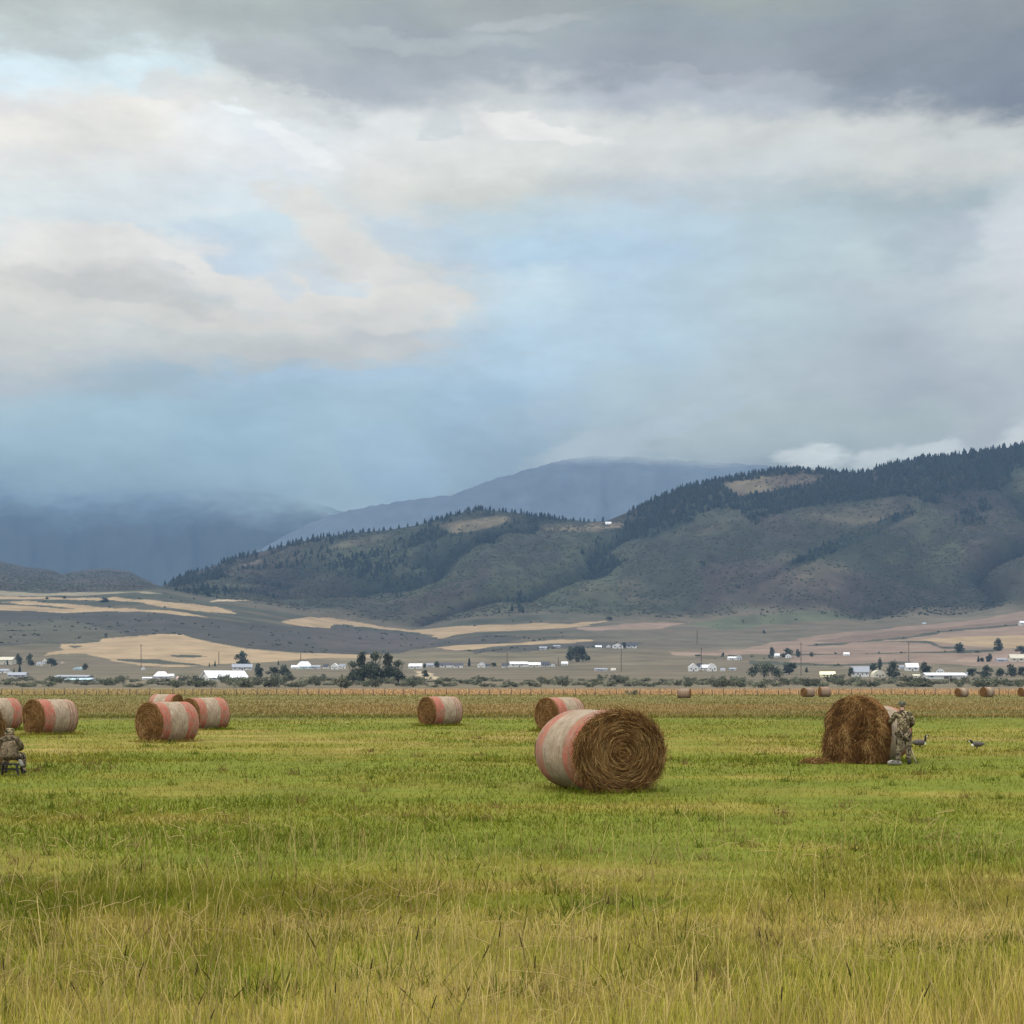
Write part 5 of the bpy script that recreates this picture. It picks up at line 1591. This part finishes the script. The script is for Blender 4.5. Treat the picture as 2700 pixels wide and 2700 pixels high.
def standing_man():
    d = gd(2016)
    s = d / F
    u0 = 2379
    root = thing('person', 'person in camouflage jacket, trousers and cap standing with back turned beside the shaggy bale', 'person', ((u0 - CX) * s, d - 0.15, 0))
    # local x right, y away from the camera; he leans on the bale to his left
    bj = [(0.00, 0.03, 0.90, (0.11, 0.08)),                      # 0 pelvis
          (-0.01, 0.05, 1.05, (0.10, 0.07)), (-0.01, 0.08, 1.22, (0.10, 0.06)), (-0.005, 0.115, 1.35, (0.08, 0.045)),   # 1..3 spine
          (-0.005, 0.11, 1.47, 0.060), (0.0, 0.15, 1.53, 0.062), (0.0, 0.175, 1.60, 0.092), (0.0, 0.175, 1.66, 0.080),    # 4..7 neck, head
          (0.17, 0.08, 1.38, 0.072), (0.265, 0.10, 1.14, 0.054), (0.18, 0.30, 1.00, 0.042), (0.165, 0.335, 0.985, 0.032),  # 8..11 right arm, bent forward
          (-0.18, 0.09, 1.38, 0.072), (-0.285, 0.16, 1.17, 0.054), (-0.27, 0.40, 1.16, 0.042), (-0.268, 0.44, 1.165, 0.032),  # 12..15 left arm, resting on the bale
          (0.095, 0.01, 0.82, 0.105), (0.125, 0.0, 0.47, 0.068), (0.15, 0.06, 0.10, 0.04), (0.155, 0.02, 0.06, 0.028), (0.16, 0.13, 0.045, 0.026),   # 16..20 right leg and foot
          (-0.095, 0.01, 0.82, 0.105), (-0.125, -0.01, 0.47, 0.068), (-0.155, 0.05, 0.10, 0.04), (-0.16, 0.01, 0.06, 0.028), (-0.17, 0.12, 0.045, 0.026),  # 21..25
          (0.0, 0.265, 1.615, 0.020)]                            # nose
    be = [(0, 1), (1, 2), (2, 3), (3, 4), (4, 5), (5, 6), (6, 7), (3, 8), (8, 9), (9, 10), (10, 11), (3, 12), (12, 13), (13, 14), (14, 15),
          (0, 16), (16, 17), (17, 18), (18, 19), (18, 20), (0, 21), (21, 22), (22, 23), (23, 24), (23, 25), (6, 26)]
    hand(bj, be, 11, (-0.3, 0.9, -0.1), (0, 0.1, -1), 1)
    hand(bj, be, 15, (0.1, 0.9, 0.1), (0, 0.1, -1), -1)
    body = bake(skin_mesh('body', bj, be, M_SKIN, root, 2))
    jk = [(0.0, 0.02, 0.82, (0.185, 0.135)), (0.0, 0.025, 0.92, (0.180, 0.130)), (-0.01, 0.03, 1.06, (0.168, 0.125)), (-0.01, 0.05, 1.22, (0.205, 0.145)), (-0.005, 0.08, 1.37, (0.195, 0.135)), (-0.005, 0.11, 1.47, 0.10),
          (0.185, 0.08, 1.375, 0.095), (0.285, 0.10, 1.14, 0.078), (0.20, 0.28, 1.01, 0.060),
          (-0.195, 0.09, 1.375, 0.095), (-0.305, 0.16, 1.17, 0.078), (-0.28, 0.37, 1.155, 0.060)]
    je = [(0, 1), (1, 2), (2, 3), (3, 4), (4, 5), (4, 6), (6, 7), (7, 8), (4, 9), (9, 10), (10, 11)]
    j = bake(skin_mesh('jacket', jk, je, M_CAMO, root, 2))
    tr = [(0.0, 0.02, 0.90, (0.175, 0.13)), (0.10, 0.01, 0.80, 0.128), (0.13, 0.0, 0.47, 0.088), (0.15, 0.05, 0.10, 0.074),
          (-0.10, 0.01, 0.80, 0.128), (-0.13, -0.01, 0.47, 0.088), (-0.155, 0.04, 0.10, 0.074)]
    bake(skin_mesh('trousers', tr, [(0, 1), (1, 2), (2, 3), (0, 4), (4, 5), (5, 6)], M_CAMOP, root, 2))
    for sx in (1, -1):
        bt = [(0.155 * sx, 0.05, 0.14, 0.068), (0.158 * sx, 0.015, 0.058, 0.062), (0.162 * sx, 0.10, 0.05, 0.052), (0.168 * sx, 0.17, 0.042, 0.042)]
        bake(skin_mesh('boot', bt, [(0, 1), (1, 2), (2, 3)], M_BOOT, root, 2))
    hr = [(0.0, 0.145, 1.555, (0.070, 0.055)), (0.0, 0.150, 1.60, (0.092, 0.080))]
    bake(skin_mesh('hair', hr, [(0, 1)], M_HAIR, root, 2))
    # cap: crown and peak
    b = MB()
    V, Fs = [], []
    n, m = 20, 7
    for i in range(m):
        ph = i / (m - 1) * math.pi / 2
        for k in range(n):
            a = 2 * math.pi * k / n
            V.append((0.112 * math.cos(ph) ** 0.8 * math.cos(a), 0.175 + 0.118 * math.cos(ph) ** 0.8 * math.sin(a), 1.625 + 0.11 * math.sin(ph)))
    for i in range(m - 1):
        for k in range(n):
            Fs.append((i * n + k, i * n + (k + 1) % n, (i + 1) * n + (k + 1) % n, (i + 1) * n + k))
    b.add(V, Fs)
    V, Fs = [], []
    for rr in (0.105, 0.16, 0.20):
        for k in range(9):
            a = math.pi * (0.15 + 0.7 * k / 8)
            for dz in (0, 0.008):
                V.append((rr * 0.95 * math.cos(a), 0.175 + rr * math.sin(a), 1.628 + dz - (rr - 0.1) * 0.15))
    for i in range(2):
        for k in range(8):
            a0, a1, b0, b1 = (i * 9 + k) * 2, (i * 9 + k + 1) * 2, ((i + 1) * 9 + k) * 2, ((i + 1) * 9 + k + 1) * 2
            Fs += [(a0, a1, b1, b0), (a0 + 1, b0 + 1, b1 + 1, a1 + 1)]
    b.add(V, Fs)
    b.build('cap', M_CAP, root, True)
    return root


standing_man()


def crouching_person():
    d = gd(2043)
    s = d / F
    u0 = 22
    gx = (u0 - CX) * s
    root = thing('person', 'person in faded camouflage hooded jacket sitting low on a black stool at the left edge', 'person', (gx, d, 0))
    bj = [(0.03, 0.02, 0.42, (0.13, 0.10)), (0.02, 0.04, 0.58, (0.12, 0.09)), (0.0, 0.08, 0.76, (0.13, 0.085)), (-0.02, 0.13, 0.88, (0.10, 0.06)),
          (-0.02, 0.15, 0.97, 0.06), (-0.02, 0.18, 1.01, 0.062), (-0.03, 0.20, 1.07, 0.09), (-0.03, 0.20, 1.12, 0.078),
          (0.15, 0.13, 0.86, 0.07), (0.22, 0.26, 0.64, 0.052), (0.08, 0.48, 0.60, 0.04), (0.05, 0.52, 0.60, 0.032),
          (-0.18, 0.14, 0.86, 0.07), (-0.26, 0.28, 0.64, 0.052), (-0.16, 0.50, 0.60, 0.04), (-0.14, 0.54, 0.60, 0.032),
          (0.14, 0.10, 0.42, 0.10), (0.20, 0.46, 0.46, 0.068), (0.22, 0.40, 0.09, 0.048), (0.22, 0.32, 0.05, 0.04), (0.23, 0.52, 0.035, 0.036),
          (-0.10, 0.10, 0.42, 0.10), (-0.20, 0.46, 0.46, 0.068), (-0.24, 0.40, 0.09, 0.048), (-0.24, 0.32, 0.05, 0.04), (-0.25, 0.52, 0.035, 0.036),
          (-0.04, 0.288, 1.085, 0.02)]
    be = [(0, 1), (1, 2), (2, 3), (3, 4), (4, 5), (5, 6), (6, 7), (3, 8), (8, 9), (9, 10), (10, 11), (3, 12), (12, 13), (13, 14), (14, 15),
          (0, 16), (16, 17), (17, 18), (18, 19), (18, 20), (0, 21), (21, 22), (22, 23), (23, 24), (23, 25), (6, 26)]
    hand(bj, be, 11, (-0.8, 0.5, -0.1), (0, 0.1, -1), 1)
    hand(bj, be, 15, (0.5, 0.8, -0.1), (0, 0.1, -1), -1)
    bake(skin_mesh('body', bj, be, M_SKIN, root, 2))
    jk = [(0.03, -0.01, 0.36, (0.255, 0.20)), (0.03, 0.0, 0.50, (0.235, 0.185)), (0.015, 0.03, 0.66, (0.225, 0.17)), (0.0, 0.07, 0.80, (0.225, 0.175)), (-0.02, 0.115, 0.92, (0.185, 0.15)), (-0.02, 0.14, 0.985, (0.12, 0.11)),
          (0.165, 0.13, 0.85, 0.095), (0.235, 0.26, 0.64, 0.078), (0.10, 0.46, 0.60, 0.06),
          (-0.195, 0.14, 0.85, 0.095), (-0.275, 0.28, 0.64, 0.078), (-0.18, 0.48, 0.60, 0.06)]
    je = [(0, 1), (1, 2), (2, 3), (3, 4), (4, 5), (4, 6), (6, 7), (7, 8), (4, 9), (9, 10), (10, 11)]
    bake(skin_mesh('jacket', jk, je, M_CAMOL, root, 2))
    hd = [(-0.02, 0.12, 0.92, (0.13, 0.10)), (-0.025, 0.155, 0.99, (0.118, 0.10)), (-0.03, 0.175, 1.07, (0.122, 0.115)), (-0.03, 0.18, 1.13, (0.10, 0.10))]
    bake(skin_mesh('hood', hd, [(0, 1), (1, 2), (2, 3)], M_CAMO, root, 2))
    for sx in (1, -1):
        tr = [(0.13 * sx + 0.02, 0.08, 0.42, 0.125), (0.20 * sx, 0.45, 0.46, 0.095), (0.225 * sx, 0.40, 0.12, 0.078)]
        bake(skin_mesh('trouser_leg', tr, [(0, 1), (1, 2)], M_CAMOP, root, 2))
        bt = [(0.222 * sx, 0.40, 0.13, 0.062), (0.222 * sx, 0.36, 0.055, 0.056), (0.226 * sx, 0.46, 0.05, 0.052), (0.232 * sx, 0.54, 0.042, 0.042)]
        bake(skin_mesh('boot', bt, [(0, 1), (1, 2), (2, 3)], M_BOOT, root, 2))
    # stool
    st = thing('stool', 'low black folding stool under the sitting person', 'stool', (gx + 0.05, d - 0.02, 0))
    b = MB(); b.box(-0.24, 0.24, -0.17, 0.17, 0.245, 0.275); b.build('seat', M_STOOL, st)
    for sx in (-1, 1):
        for sy in (-1, 1):
            b = MB(); b.tube([(0.21 * sx, 0.14 * sy, 0.25), (0.255 * sx, 0.17 * sy, -0.01)], 0.03, 8); b.build('leg', M_STOOL, st)
    for sy in (-0.155, 0.155):
        b = MB(); b.tube([(-0.225, sy, 0.14), (0.225, sy, 0.14)], 0.013, 6); b.build('stretcher', M_STOOL, st)
    # bundle beside the stool
    pk = thing('bag', 'pale olive cloth bag hanging beside the black stool', 'bag', (gx + 0.33, d - 0.03, 0))
    bake(skin_mesh('pouch', [(0, 0, 0.19, (0.045, 0.04)), (0.0, 0.0, 0.25, (0.065, 0.055)), (-0.03, 0.0, 0.33, (0.05, 0.045)), (-0.06, 0.0, 0.38, 0.025)], [(0, 1), (1, 2), (2, 3)], M_PACK, pk, 2))
    b = MB(); b.tube([(-0.06, 0, 0.37), (-0.09, 0.0, 0.43), (-0.12, 0.0, 0.36)], 0.012, 6); b.build('strap', M_STOOL, pk)


crouching_person()


def bundle(u, vb, label):
    d = gd(vb) - 0.1
    root = thing('bag', label, 'bag', ((u - CX) / F * d, d, 0), 0.15)
    bake(skin_mesh('pouch', [(-0.20, 0, 0.07, (0.06, 0.05)), (-0.08, 0, 0.085, (0.085, 0.08)), (0.08, 0.02, 0.08, (0.085, 0.075)), (0.22, 0.02, 0.06, (0.05, 0.045))], [(0, 1), (1, 2), (2, 3)], M_PACK, root, 2))
    b = MB(); b.tube([(-0.12, -0.07, 0.10), (0.0, -0.10, 0.16), (0.12, -0.06, 0.10)], 0.012, 6); b.build('strap', M_BOOT, root)


bundle(2358, 2018, 'flat pale grey bag lying in the grass at the feet of the standing man')
d_ = gd(2014)
st_ = thing('stick', 'thin pale slanting stick leaning at the right of the standing man', 'stick', ((2413 - CX) / F * d_, d_ + 0.25, 0))
b = MB(); b.tube([(-0.10, 0, 0.66), (-0.03, 0, 0.35), (0.04, 0.0, 0.15), (0.11, 0.0, -0.01)], [0.020, 0.026, 0.028, 0.024], 8); b.build('shaft', M_LIGHTW, st_, True)
b = MB(); b.tube([(0.11, 0, 0.03), (0.135, 0, -0.01)], [0.034, 0.03], 8); b.build('foot', M_BOOT, st_, True)

M_GOOSE = plain('goose back feathers', (0.085, 0.072, 0.058), 0.85, 0.35, 16)
M_GBLACK = plain('black goose neck', (0.012, 0.012, 0.014), 0.7, 0.2, 10)
M_GWHITE = plain('white goose breast', (0.72, 0.68, 0.56), 0.85, 0.08, 10)
M_BILL = plain('goose bill', (0.02, 0.02, 0.02), 0.4, 0.1)


def goose(u, vb, label, facing, neck, k=1.0):
    d = gd(vb)
    root = thing('goose', label, 'goose', ((u - CX) / F * d, d, 0), 0 if facing > 0 else math.pi, 'geese on the grass')
    body = [(-0.30, 0, 0.20, (0.035, 0.025)), (-0.18, 0, 0.20, (0.085, 0.08)), (0.0, 0, 0.19, (0.125, 0.12)), (0.14, 0, 0.20, (0.115, 0.105)), (0.21, 0, 0.235, (0.07, 0.06))]
    edges = [(0, 1), (1, 2), (2, 3), (3, 4)]
    bake(skin_mesh('body', [tuple(np.array(p[:3]) * k) + (tuple(np.array(p[3]) * k),) for p in body], edges, M_GOOSE, root, 2, 2))
    bake(skin_mesh('breast', [tuple(np.array(p[:3]) * k) + (p[3] * k,) for p in [(0.10, 0, 0.15, 0.09), (0.185, 0, 0.165, 0.088), (0.215, 0, 0.205, 0.06)]], [(0, 1), (1, 2)], M_GWHITE, root, 2))
    nk = [tuple(np.array(p[:3]) * k) + (p[3] * k,) for p in neck]
    bake(skin_mesh('neck', nk, [(i, i + 1) for i in range(len(nk) - 1)], M_GBLACK, root, 2))
    hd = np.array(nk[-1][:3]); dv = hd - np.array(nk[-2][:3]); dv /= np.linalg.norm(dv)
    b = MB(); b.tube([hd + dv * 0.02 * k, hd + dv * 0.10 * k], [0.024 * k, 0.009 * k], 8); b.build('bill', M_BILL, root, True)
    b = MB()
    for sy in (-1, 1):
        q = np.array(nk[-2][:3]) * 0.5 + hd * 0.5
        b.tube([q + [0, 0.022 * sy * k, -0.03 * k], q + [0, 0.050 * sy * k, -0.02 * k]], [0.03 * k, 0.012 * k], 8)
    b.build('cheek_patch', M_GWHITE, root, True)
    for sy in (-1, 1):
        b = MB(); b.tube([(0.02 * k, 0.05 * sy, 0.11 * k), (0.03 * k, 0.05 * sy, 0.0), (0.09 * k, 0.055 * sy, 0.004)], [0.014, 0.010, 0.012], 6); b.build('leg', M_BILL, root)


goose(2424, 1972, 'goose with raised dark neck and white breast, half hidden behind the standing man', 1, [(0.19, 0, 0.23, 0.06), (0.225, 0, 0.32, 0.042), (0.22, 0, 0.40, 0.036), (0.245, 0, 0.45, 0.046), (0.285, 0, 0.445, 0.034)], 0.95)
goose(2577, 1975, 'goose alone in the grass right of the man, its dark head stretched forward', -1, [(0.17, 0, 0.24, 0.065), (0.25, 0, 0.31, 0.045), (0.30, 0, 0.345, 0.048), (0.35, 0, 0.325, 0.034)], 0.85)

# ------------------------------------------------------------------ grass: real blades over the whole near field
def blades(v0, v1, n, hfun, wpx, wmin, r, u0=-260, u1=2960, seg=2, stretch=1.0, lean=0.30, colfun=None, taper=0.8, bend=(0.1, 0.75)):
    v = r.uniform(v0, v1, n)
    d = gd(v)
    # an even cover seen from the camera, carried a few metres past both sides of the view
    half = (1350 / F) * d + 3.4 + 0.05 * d
    x = r.uniform(-1, 1, n) * half
    L = hfun(x, d, r)
    az = r.uniform(0, 2 * np.pi, n)
    T = np.stack([np.cos(az) * lean * r.random(n), np.sin(az) * lean * r.random(n), np.ones(n)], -1)
    T /= np.linalg.norm(T, axis=1)[:, None]
    a2 = r.uniform(0, 2 * np.pi, n)
    B = np.stack([np.cos(a2), np.sin(a2), -0.3 * np.ones(n)], -1) * r.uniform(bend[0], bend[1], n)[:, None]
    sa = r.normal(0, 0.7, n)
    Sd = np.stack([np.cos(sa), np.sin(sa), np.zeros(n)], -1)
    w = np.maximum(wmin, wpx * d / 1441.0) * r.uniform(0.6, 1.35, n)
    P0 = np.stack([x, d, np.full(n, -0.02)], -1)
    c = (colfun or (lambda x, d, r: meadow(x, d)))(x, d, r)
    k = r.uniform(0.55, 1.45, (n, 1)) * (0.70 + 0.60 * fbm(x / 0.35, d / 0.5, 3, 27)[:, None])
    warm = (r.random((n, 1)) < 0.14)
    c = np.where(warm, c * 0.55 + STRAW * 0.5, c) * k
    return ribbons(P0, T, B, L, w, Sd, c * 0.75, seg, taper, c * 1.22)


def grass_obj(name, parts, mat):
    V, Fq, C, n = [], [], [], 0
    for v, f, c in parts:
        V.append(v); Fq.append(f + n); C.append(c); n += len(v)
    me = mesh_np(name, np.concatenate(V), [np.concatenate(Fq)], mat, np.concatenate(C))
    return tag(obj(name, me), kind='stuff')


r = np.random.default_rng(3)


def h_mown(x, d, r):
    t = fbm(x / 2.2, d / 2.2, 3, 23)
    return (0.045 + 0.085 * r.random(len(x))) * (0.6 + 0.9 * t)


def h_tall(x, d, r):
    k = 1 - sm(d + (fbm(x / 1.2, d / 1.2, 3, 24) - 0.5) * 4.0 - 1.4 * sm(x, 0.5, 2.5), 8.2, 10.4)
    return 0.07 + 0.08 * r.random(len(x)) + (0.08 + 0.26 * r.random(len(x)) ** 1.5) * k


def c_tall(x, d, r):
    n = len(x)
    t = (r.random((n, 1)) * 0.62 + 0.7 * fbm(x / 0.9, d / 0.9, 3, 26)[:, None] - 0.16 - 0.10 * (1 - sm(x, -1.0, 1.5))[:, None])
    g = np.array((0.185, 0.230, 0.022)); s = np.array((0.56, 0.42, 0.14)); o = np.array((0.39, 0.335, 0.060))
    c = np.where(t < 0.5, g + (o - g) * (t / 0.5), o + (s - o) * np.clip((t - 0.5) / 0.4, 0, 1))
    m = meadow(x, d)
    return c * 0.8 + m * 0.2


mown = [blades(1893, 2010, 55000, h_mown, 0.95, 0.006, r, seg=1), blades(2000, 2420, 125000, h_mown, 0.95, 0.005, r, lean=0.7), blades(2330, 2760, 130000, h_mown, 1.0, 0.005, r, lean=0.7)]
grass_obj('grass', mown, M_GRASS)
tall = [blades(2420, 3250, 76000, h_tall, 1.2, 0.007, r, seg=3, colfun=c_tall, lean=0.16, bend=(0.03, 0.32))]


def h_stem(x, d, r):
    return r.uniform(0.22, 0.55, len(x))


def c_stem(x, d, r):
    return np.tile(np.array((0.40, 0.305, 0.115)), (len(x), 1))


tall += [blades(2230, 2500, 1300, h_stem, 0.6, 0.005, r, seg=3, colfun=c_stem, bend=(0.03, 0.35), lean=0.25, taper=0.4), blades(2140, 2330, 90, h_stem, 0.6, 0.005, r, seg=3, colfun=c_stem, bend=(0.03, 0.35), lean=0.35, taper=0.4),
         blades(2480, 3000, 4400, h_stem, 0.8, 0.006, r, seg=3, colfun=c_stem, bend=(0.03, 0.4), lean=0.2, taper=0.4)]
# broken, lying straw over the near field
n = 3800
v = r.uniform(2150, 2950, n); y = gd(v); x = r.uniform(-1, 1, n) * (1350 / F * y + 3)
keepn = fbm(x / 1.6, y / 1.6, 3, 28) > 0.50
x, y = x[keepn], y[keepn]; n = len(x)
az_ = r.uniform(0, 6.283, n)
T = np.stack([np.cos(az_), np.sin(az_), r.uniform(0.1, 0.7, n)], -1); T /= np.linalg.norm(T, axis=1)[:, None]
tall.append(ribbons(np.stack([x, y, r.uniform(0.03, 0.12, n)], -1), T, r.normal(0, 0.25, (n, 3)), r.uniform(0.10, 0.32, n), np.maximum(0.006, 0.8 * y / 1441) * r.uniform(0.6, 1.2, n), np.tile(np.array([[0.0, 0.3, 1.0]]), (n, 1)),
                    np.array((0.40, 0.30, 0.12)) * r.uniform(0.6, 1.3, (n, 1)), 3, 0.4))
# low tufts of darker weeds
for _k in range(330):
    y = float(gd(r.uniform(1935, 2680))); x = float(r.uniform(-1, 1) * (0.36 * y + 1))
    n = 26
    w_ = r.uniform(0.06, 0.22)
    px_, py_ = x + r.normal(0, w_, n), y + r.normal(0, w_ * 0.7, n)
    T = np.stack([r.normal(0, 0.6, n), r.normal(0, 0.6, n), np.ones(n)], -1); T /= np.linalg.norm(T, axis=1)[:, None]
    hue_ = np.array((0.080, 0.102, 0.012)) if r.random() < 0.7 else np.array((0.17, 0.115, 0.042))
    tall.append(ribbons(np.stack([px_, py_, np.full(n, -0.01)], -1), T, r.normal(0, 0.5, (n, 3)), r.uniform(0.05, 0.15, n), np.maximum(0.012, 0.9 * y / 1441) * r.uniform(0.7, 1.4, n), np.tile(np.array([[1.0, 0.2, 0.0]]), (n, 1)), hue_ * r.uniform(0.6, 1.5, (n, 1)), 3, 0.7))
# longer grass left standing round the foot of every bale
for o_ in [q for q in bpy.data.objects if q.get('category') == 'hay bale']:
    bx, by = o_.location.x, o_.location.y
    if by > 140:
        continue
    n = 900
    ang = o_.rotation_euler.z
    lx, ly = r.uniform(-0.95, 0.95, n), r.uniform(-1.15, 1.25, n)
    x = bx + lx * math.cos(ang) - ly * math.sin(ang)
    y = by + lx * math.sin(ang) + ly * math.cos(ang)
    T = np.stack([r.normal(0, 0.3, n), r.normal(0, 0.3, n), np.ones(n)], -1); T /= np.linalg.norm(T, axis=1)[:, None]
    B = np.stack([r.normal(0, 0.3, n), r.normal(0, 0.3, n), np.full(n, -0.1)], -1)
    Sd = np.tile(np.array([[1.0, 0.1, 0.0]]), (n, 1))
    c = meadow(x, y) * r.uniform(0.75, 1.5, (n, 1))
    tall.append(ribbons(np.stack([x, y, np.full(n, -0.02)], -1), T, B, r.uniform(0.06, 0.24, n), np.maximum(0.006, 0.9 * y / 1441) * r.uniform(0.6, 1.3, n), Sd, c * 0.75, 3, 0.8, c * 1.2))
# stems with dark seed heads
n = 110
v = r.uniform(2190, 2850, n); d = gd(v)
x = r.uniform(-1, 1, n) * (1350 / F * d + 1)
L = r.uniform(0.30, 0.62, n) * np.where(v > 2350, 1.0, 0.7)
T = np.stack([r.normal(0, 0.22, n), r.normal(0, 0.2, n), np.ones(n)], -1); T /= np.linalg.norm(T, axis=1)[:, None]
B = np.stack([r.normal(0, 0.12, n), r.normal(0, 0.1, n), np.full(n, -0.05)], -1)
Sd = np.tile(np.array([[1.0, 0.1, 0.0]]), (n, 1))
tall.append(ribbons(np.stack([x, d, np.zeros(n)], -1), T, B, L, np.full(n, 0.005), Sd, np.tile(np.array([[0.12, 0.11, 0.035]]), (n, 1)), 3, 0.3))
tip = np.stack([x, d, np.zeros(n)], -1) + T * L[:, None] + B * L[:, None]
Td = T + 2 * B; Td /= np.linalg.norm(Td, axis=1)[:, None]
for ang in (0.0, 1.57):
    Sd = np.stack([np.full(n, math.cos(ang)), np.full(n, math.sin(ang)), np.zeros(n)], -1)
    tall.append(ribbons(tip - Td * 0.02, Td, B * 0.3, r.uniform(0.05, 0.11, n), np.full(n, 0.010), Sd, np.tile(np.array([[0.045, 0.032, 0.02]]), (n, 1)) * r.uniform(0.6, 1.6, (n, 1)), 2, 0.5))
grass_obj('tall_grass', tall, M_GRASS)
unc = [blades(1836, 1891, 52000, lambda x, d, r: r.uniform(0.08, 0.26, len(x)), 0.9, 0.01, r, seg=1, lean=0.5), blades(1889, 1894, 5000, lambda x, d, r: r.uniform(0.12, 0.32, len(x)), 0.9, 0.01, r, seg=1, lean=0.5),
       blades(1816.5, 1836, 26000, lambda x, d, r: r.uniform(0.15, 0.42, len(x)), 0.9, 0.01, r, seg=1, lean=0.5)]
grass_obj('meadow_grass', unc, M_GRASS)
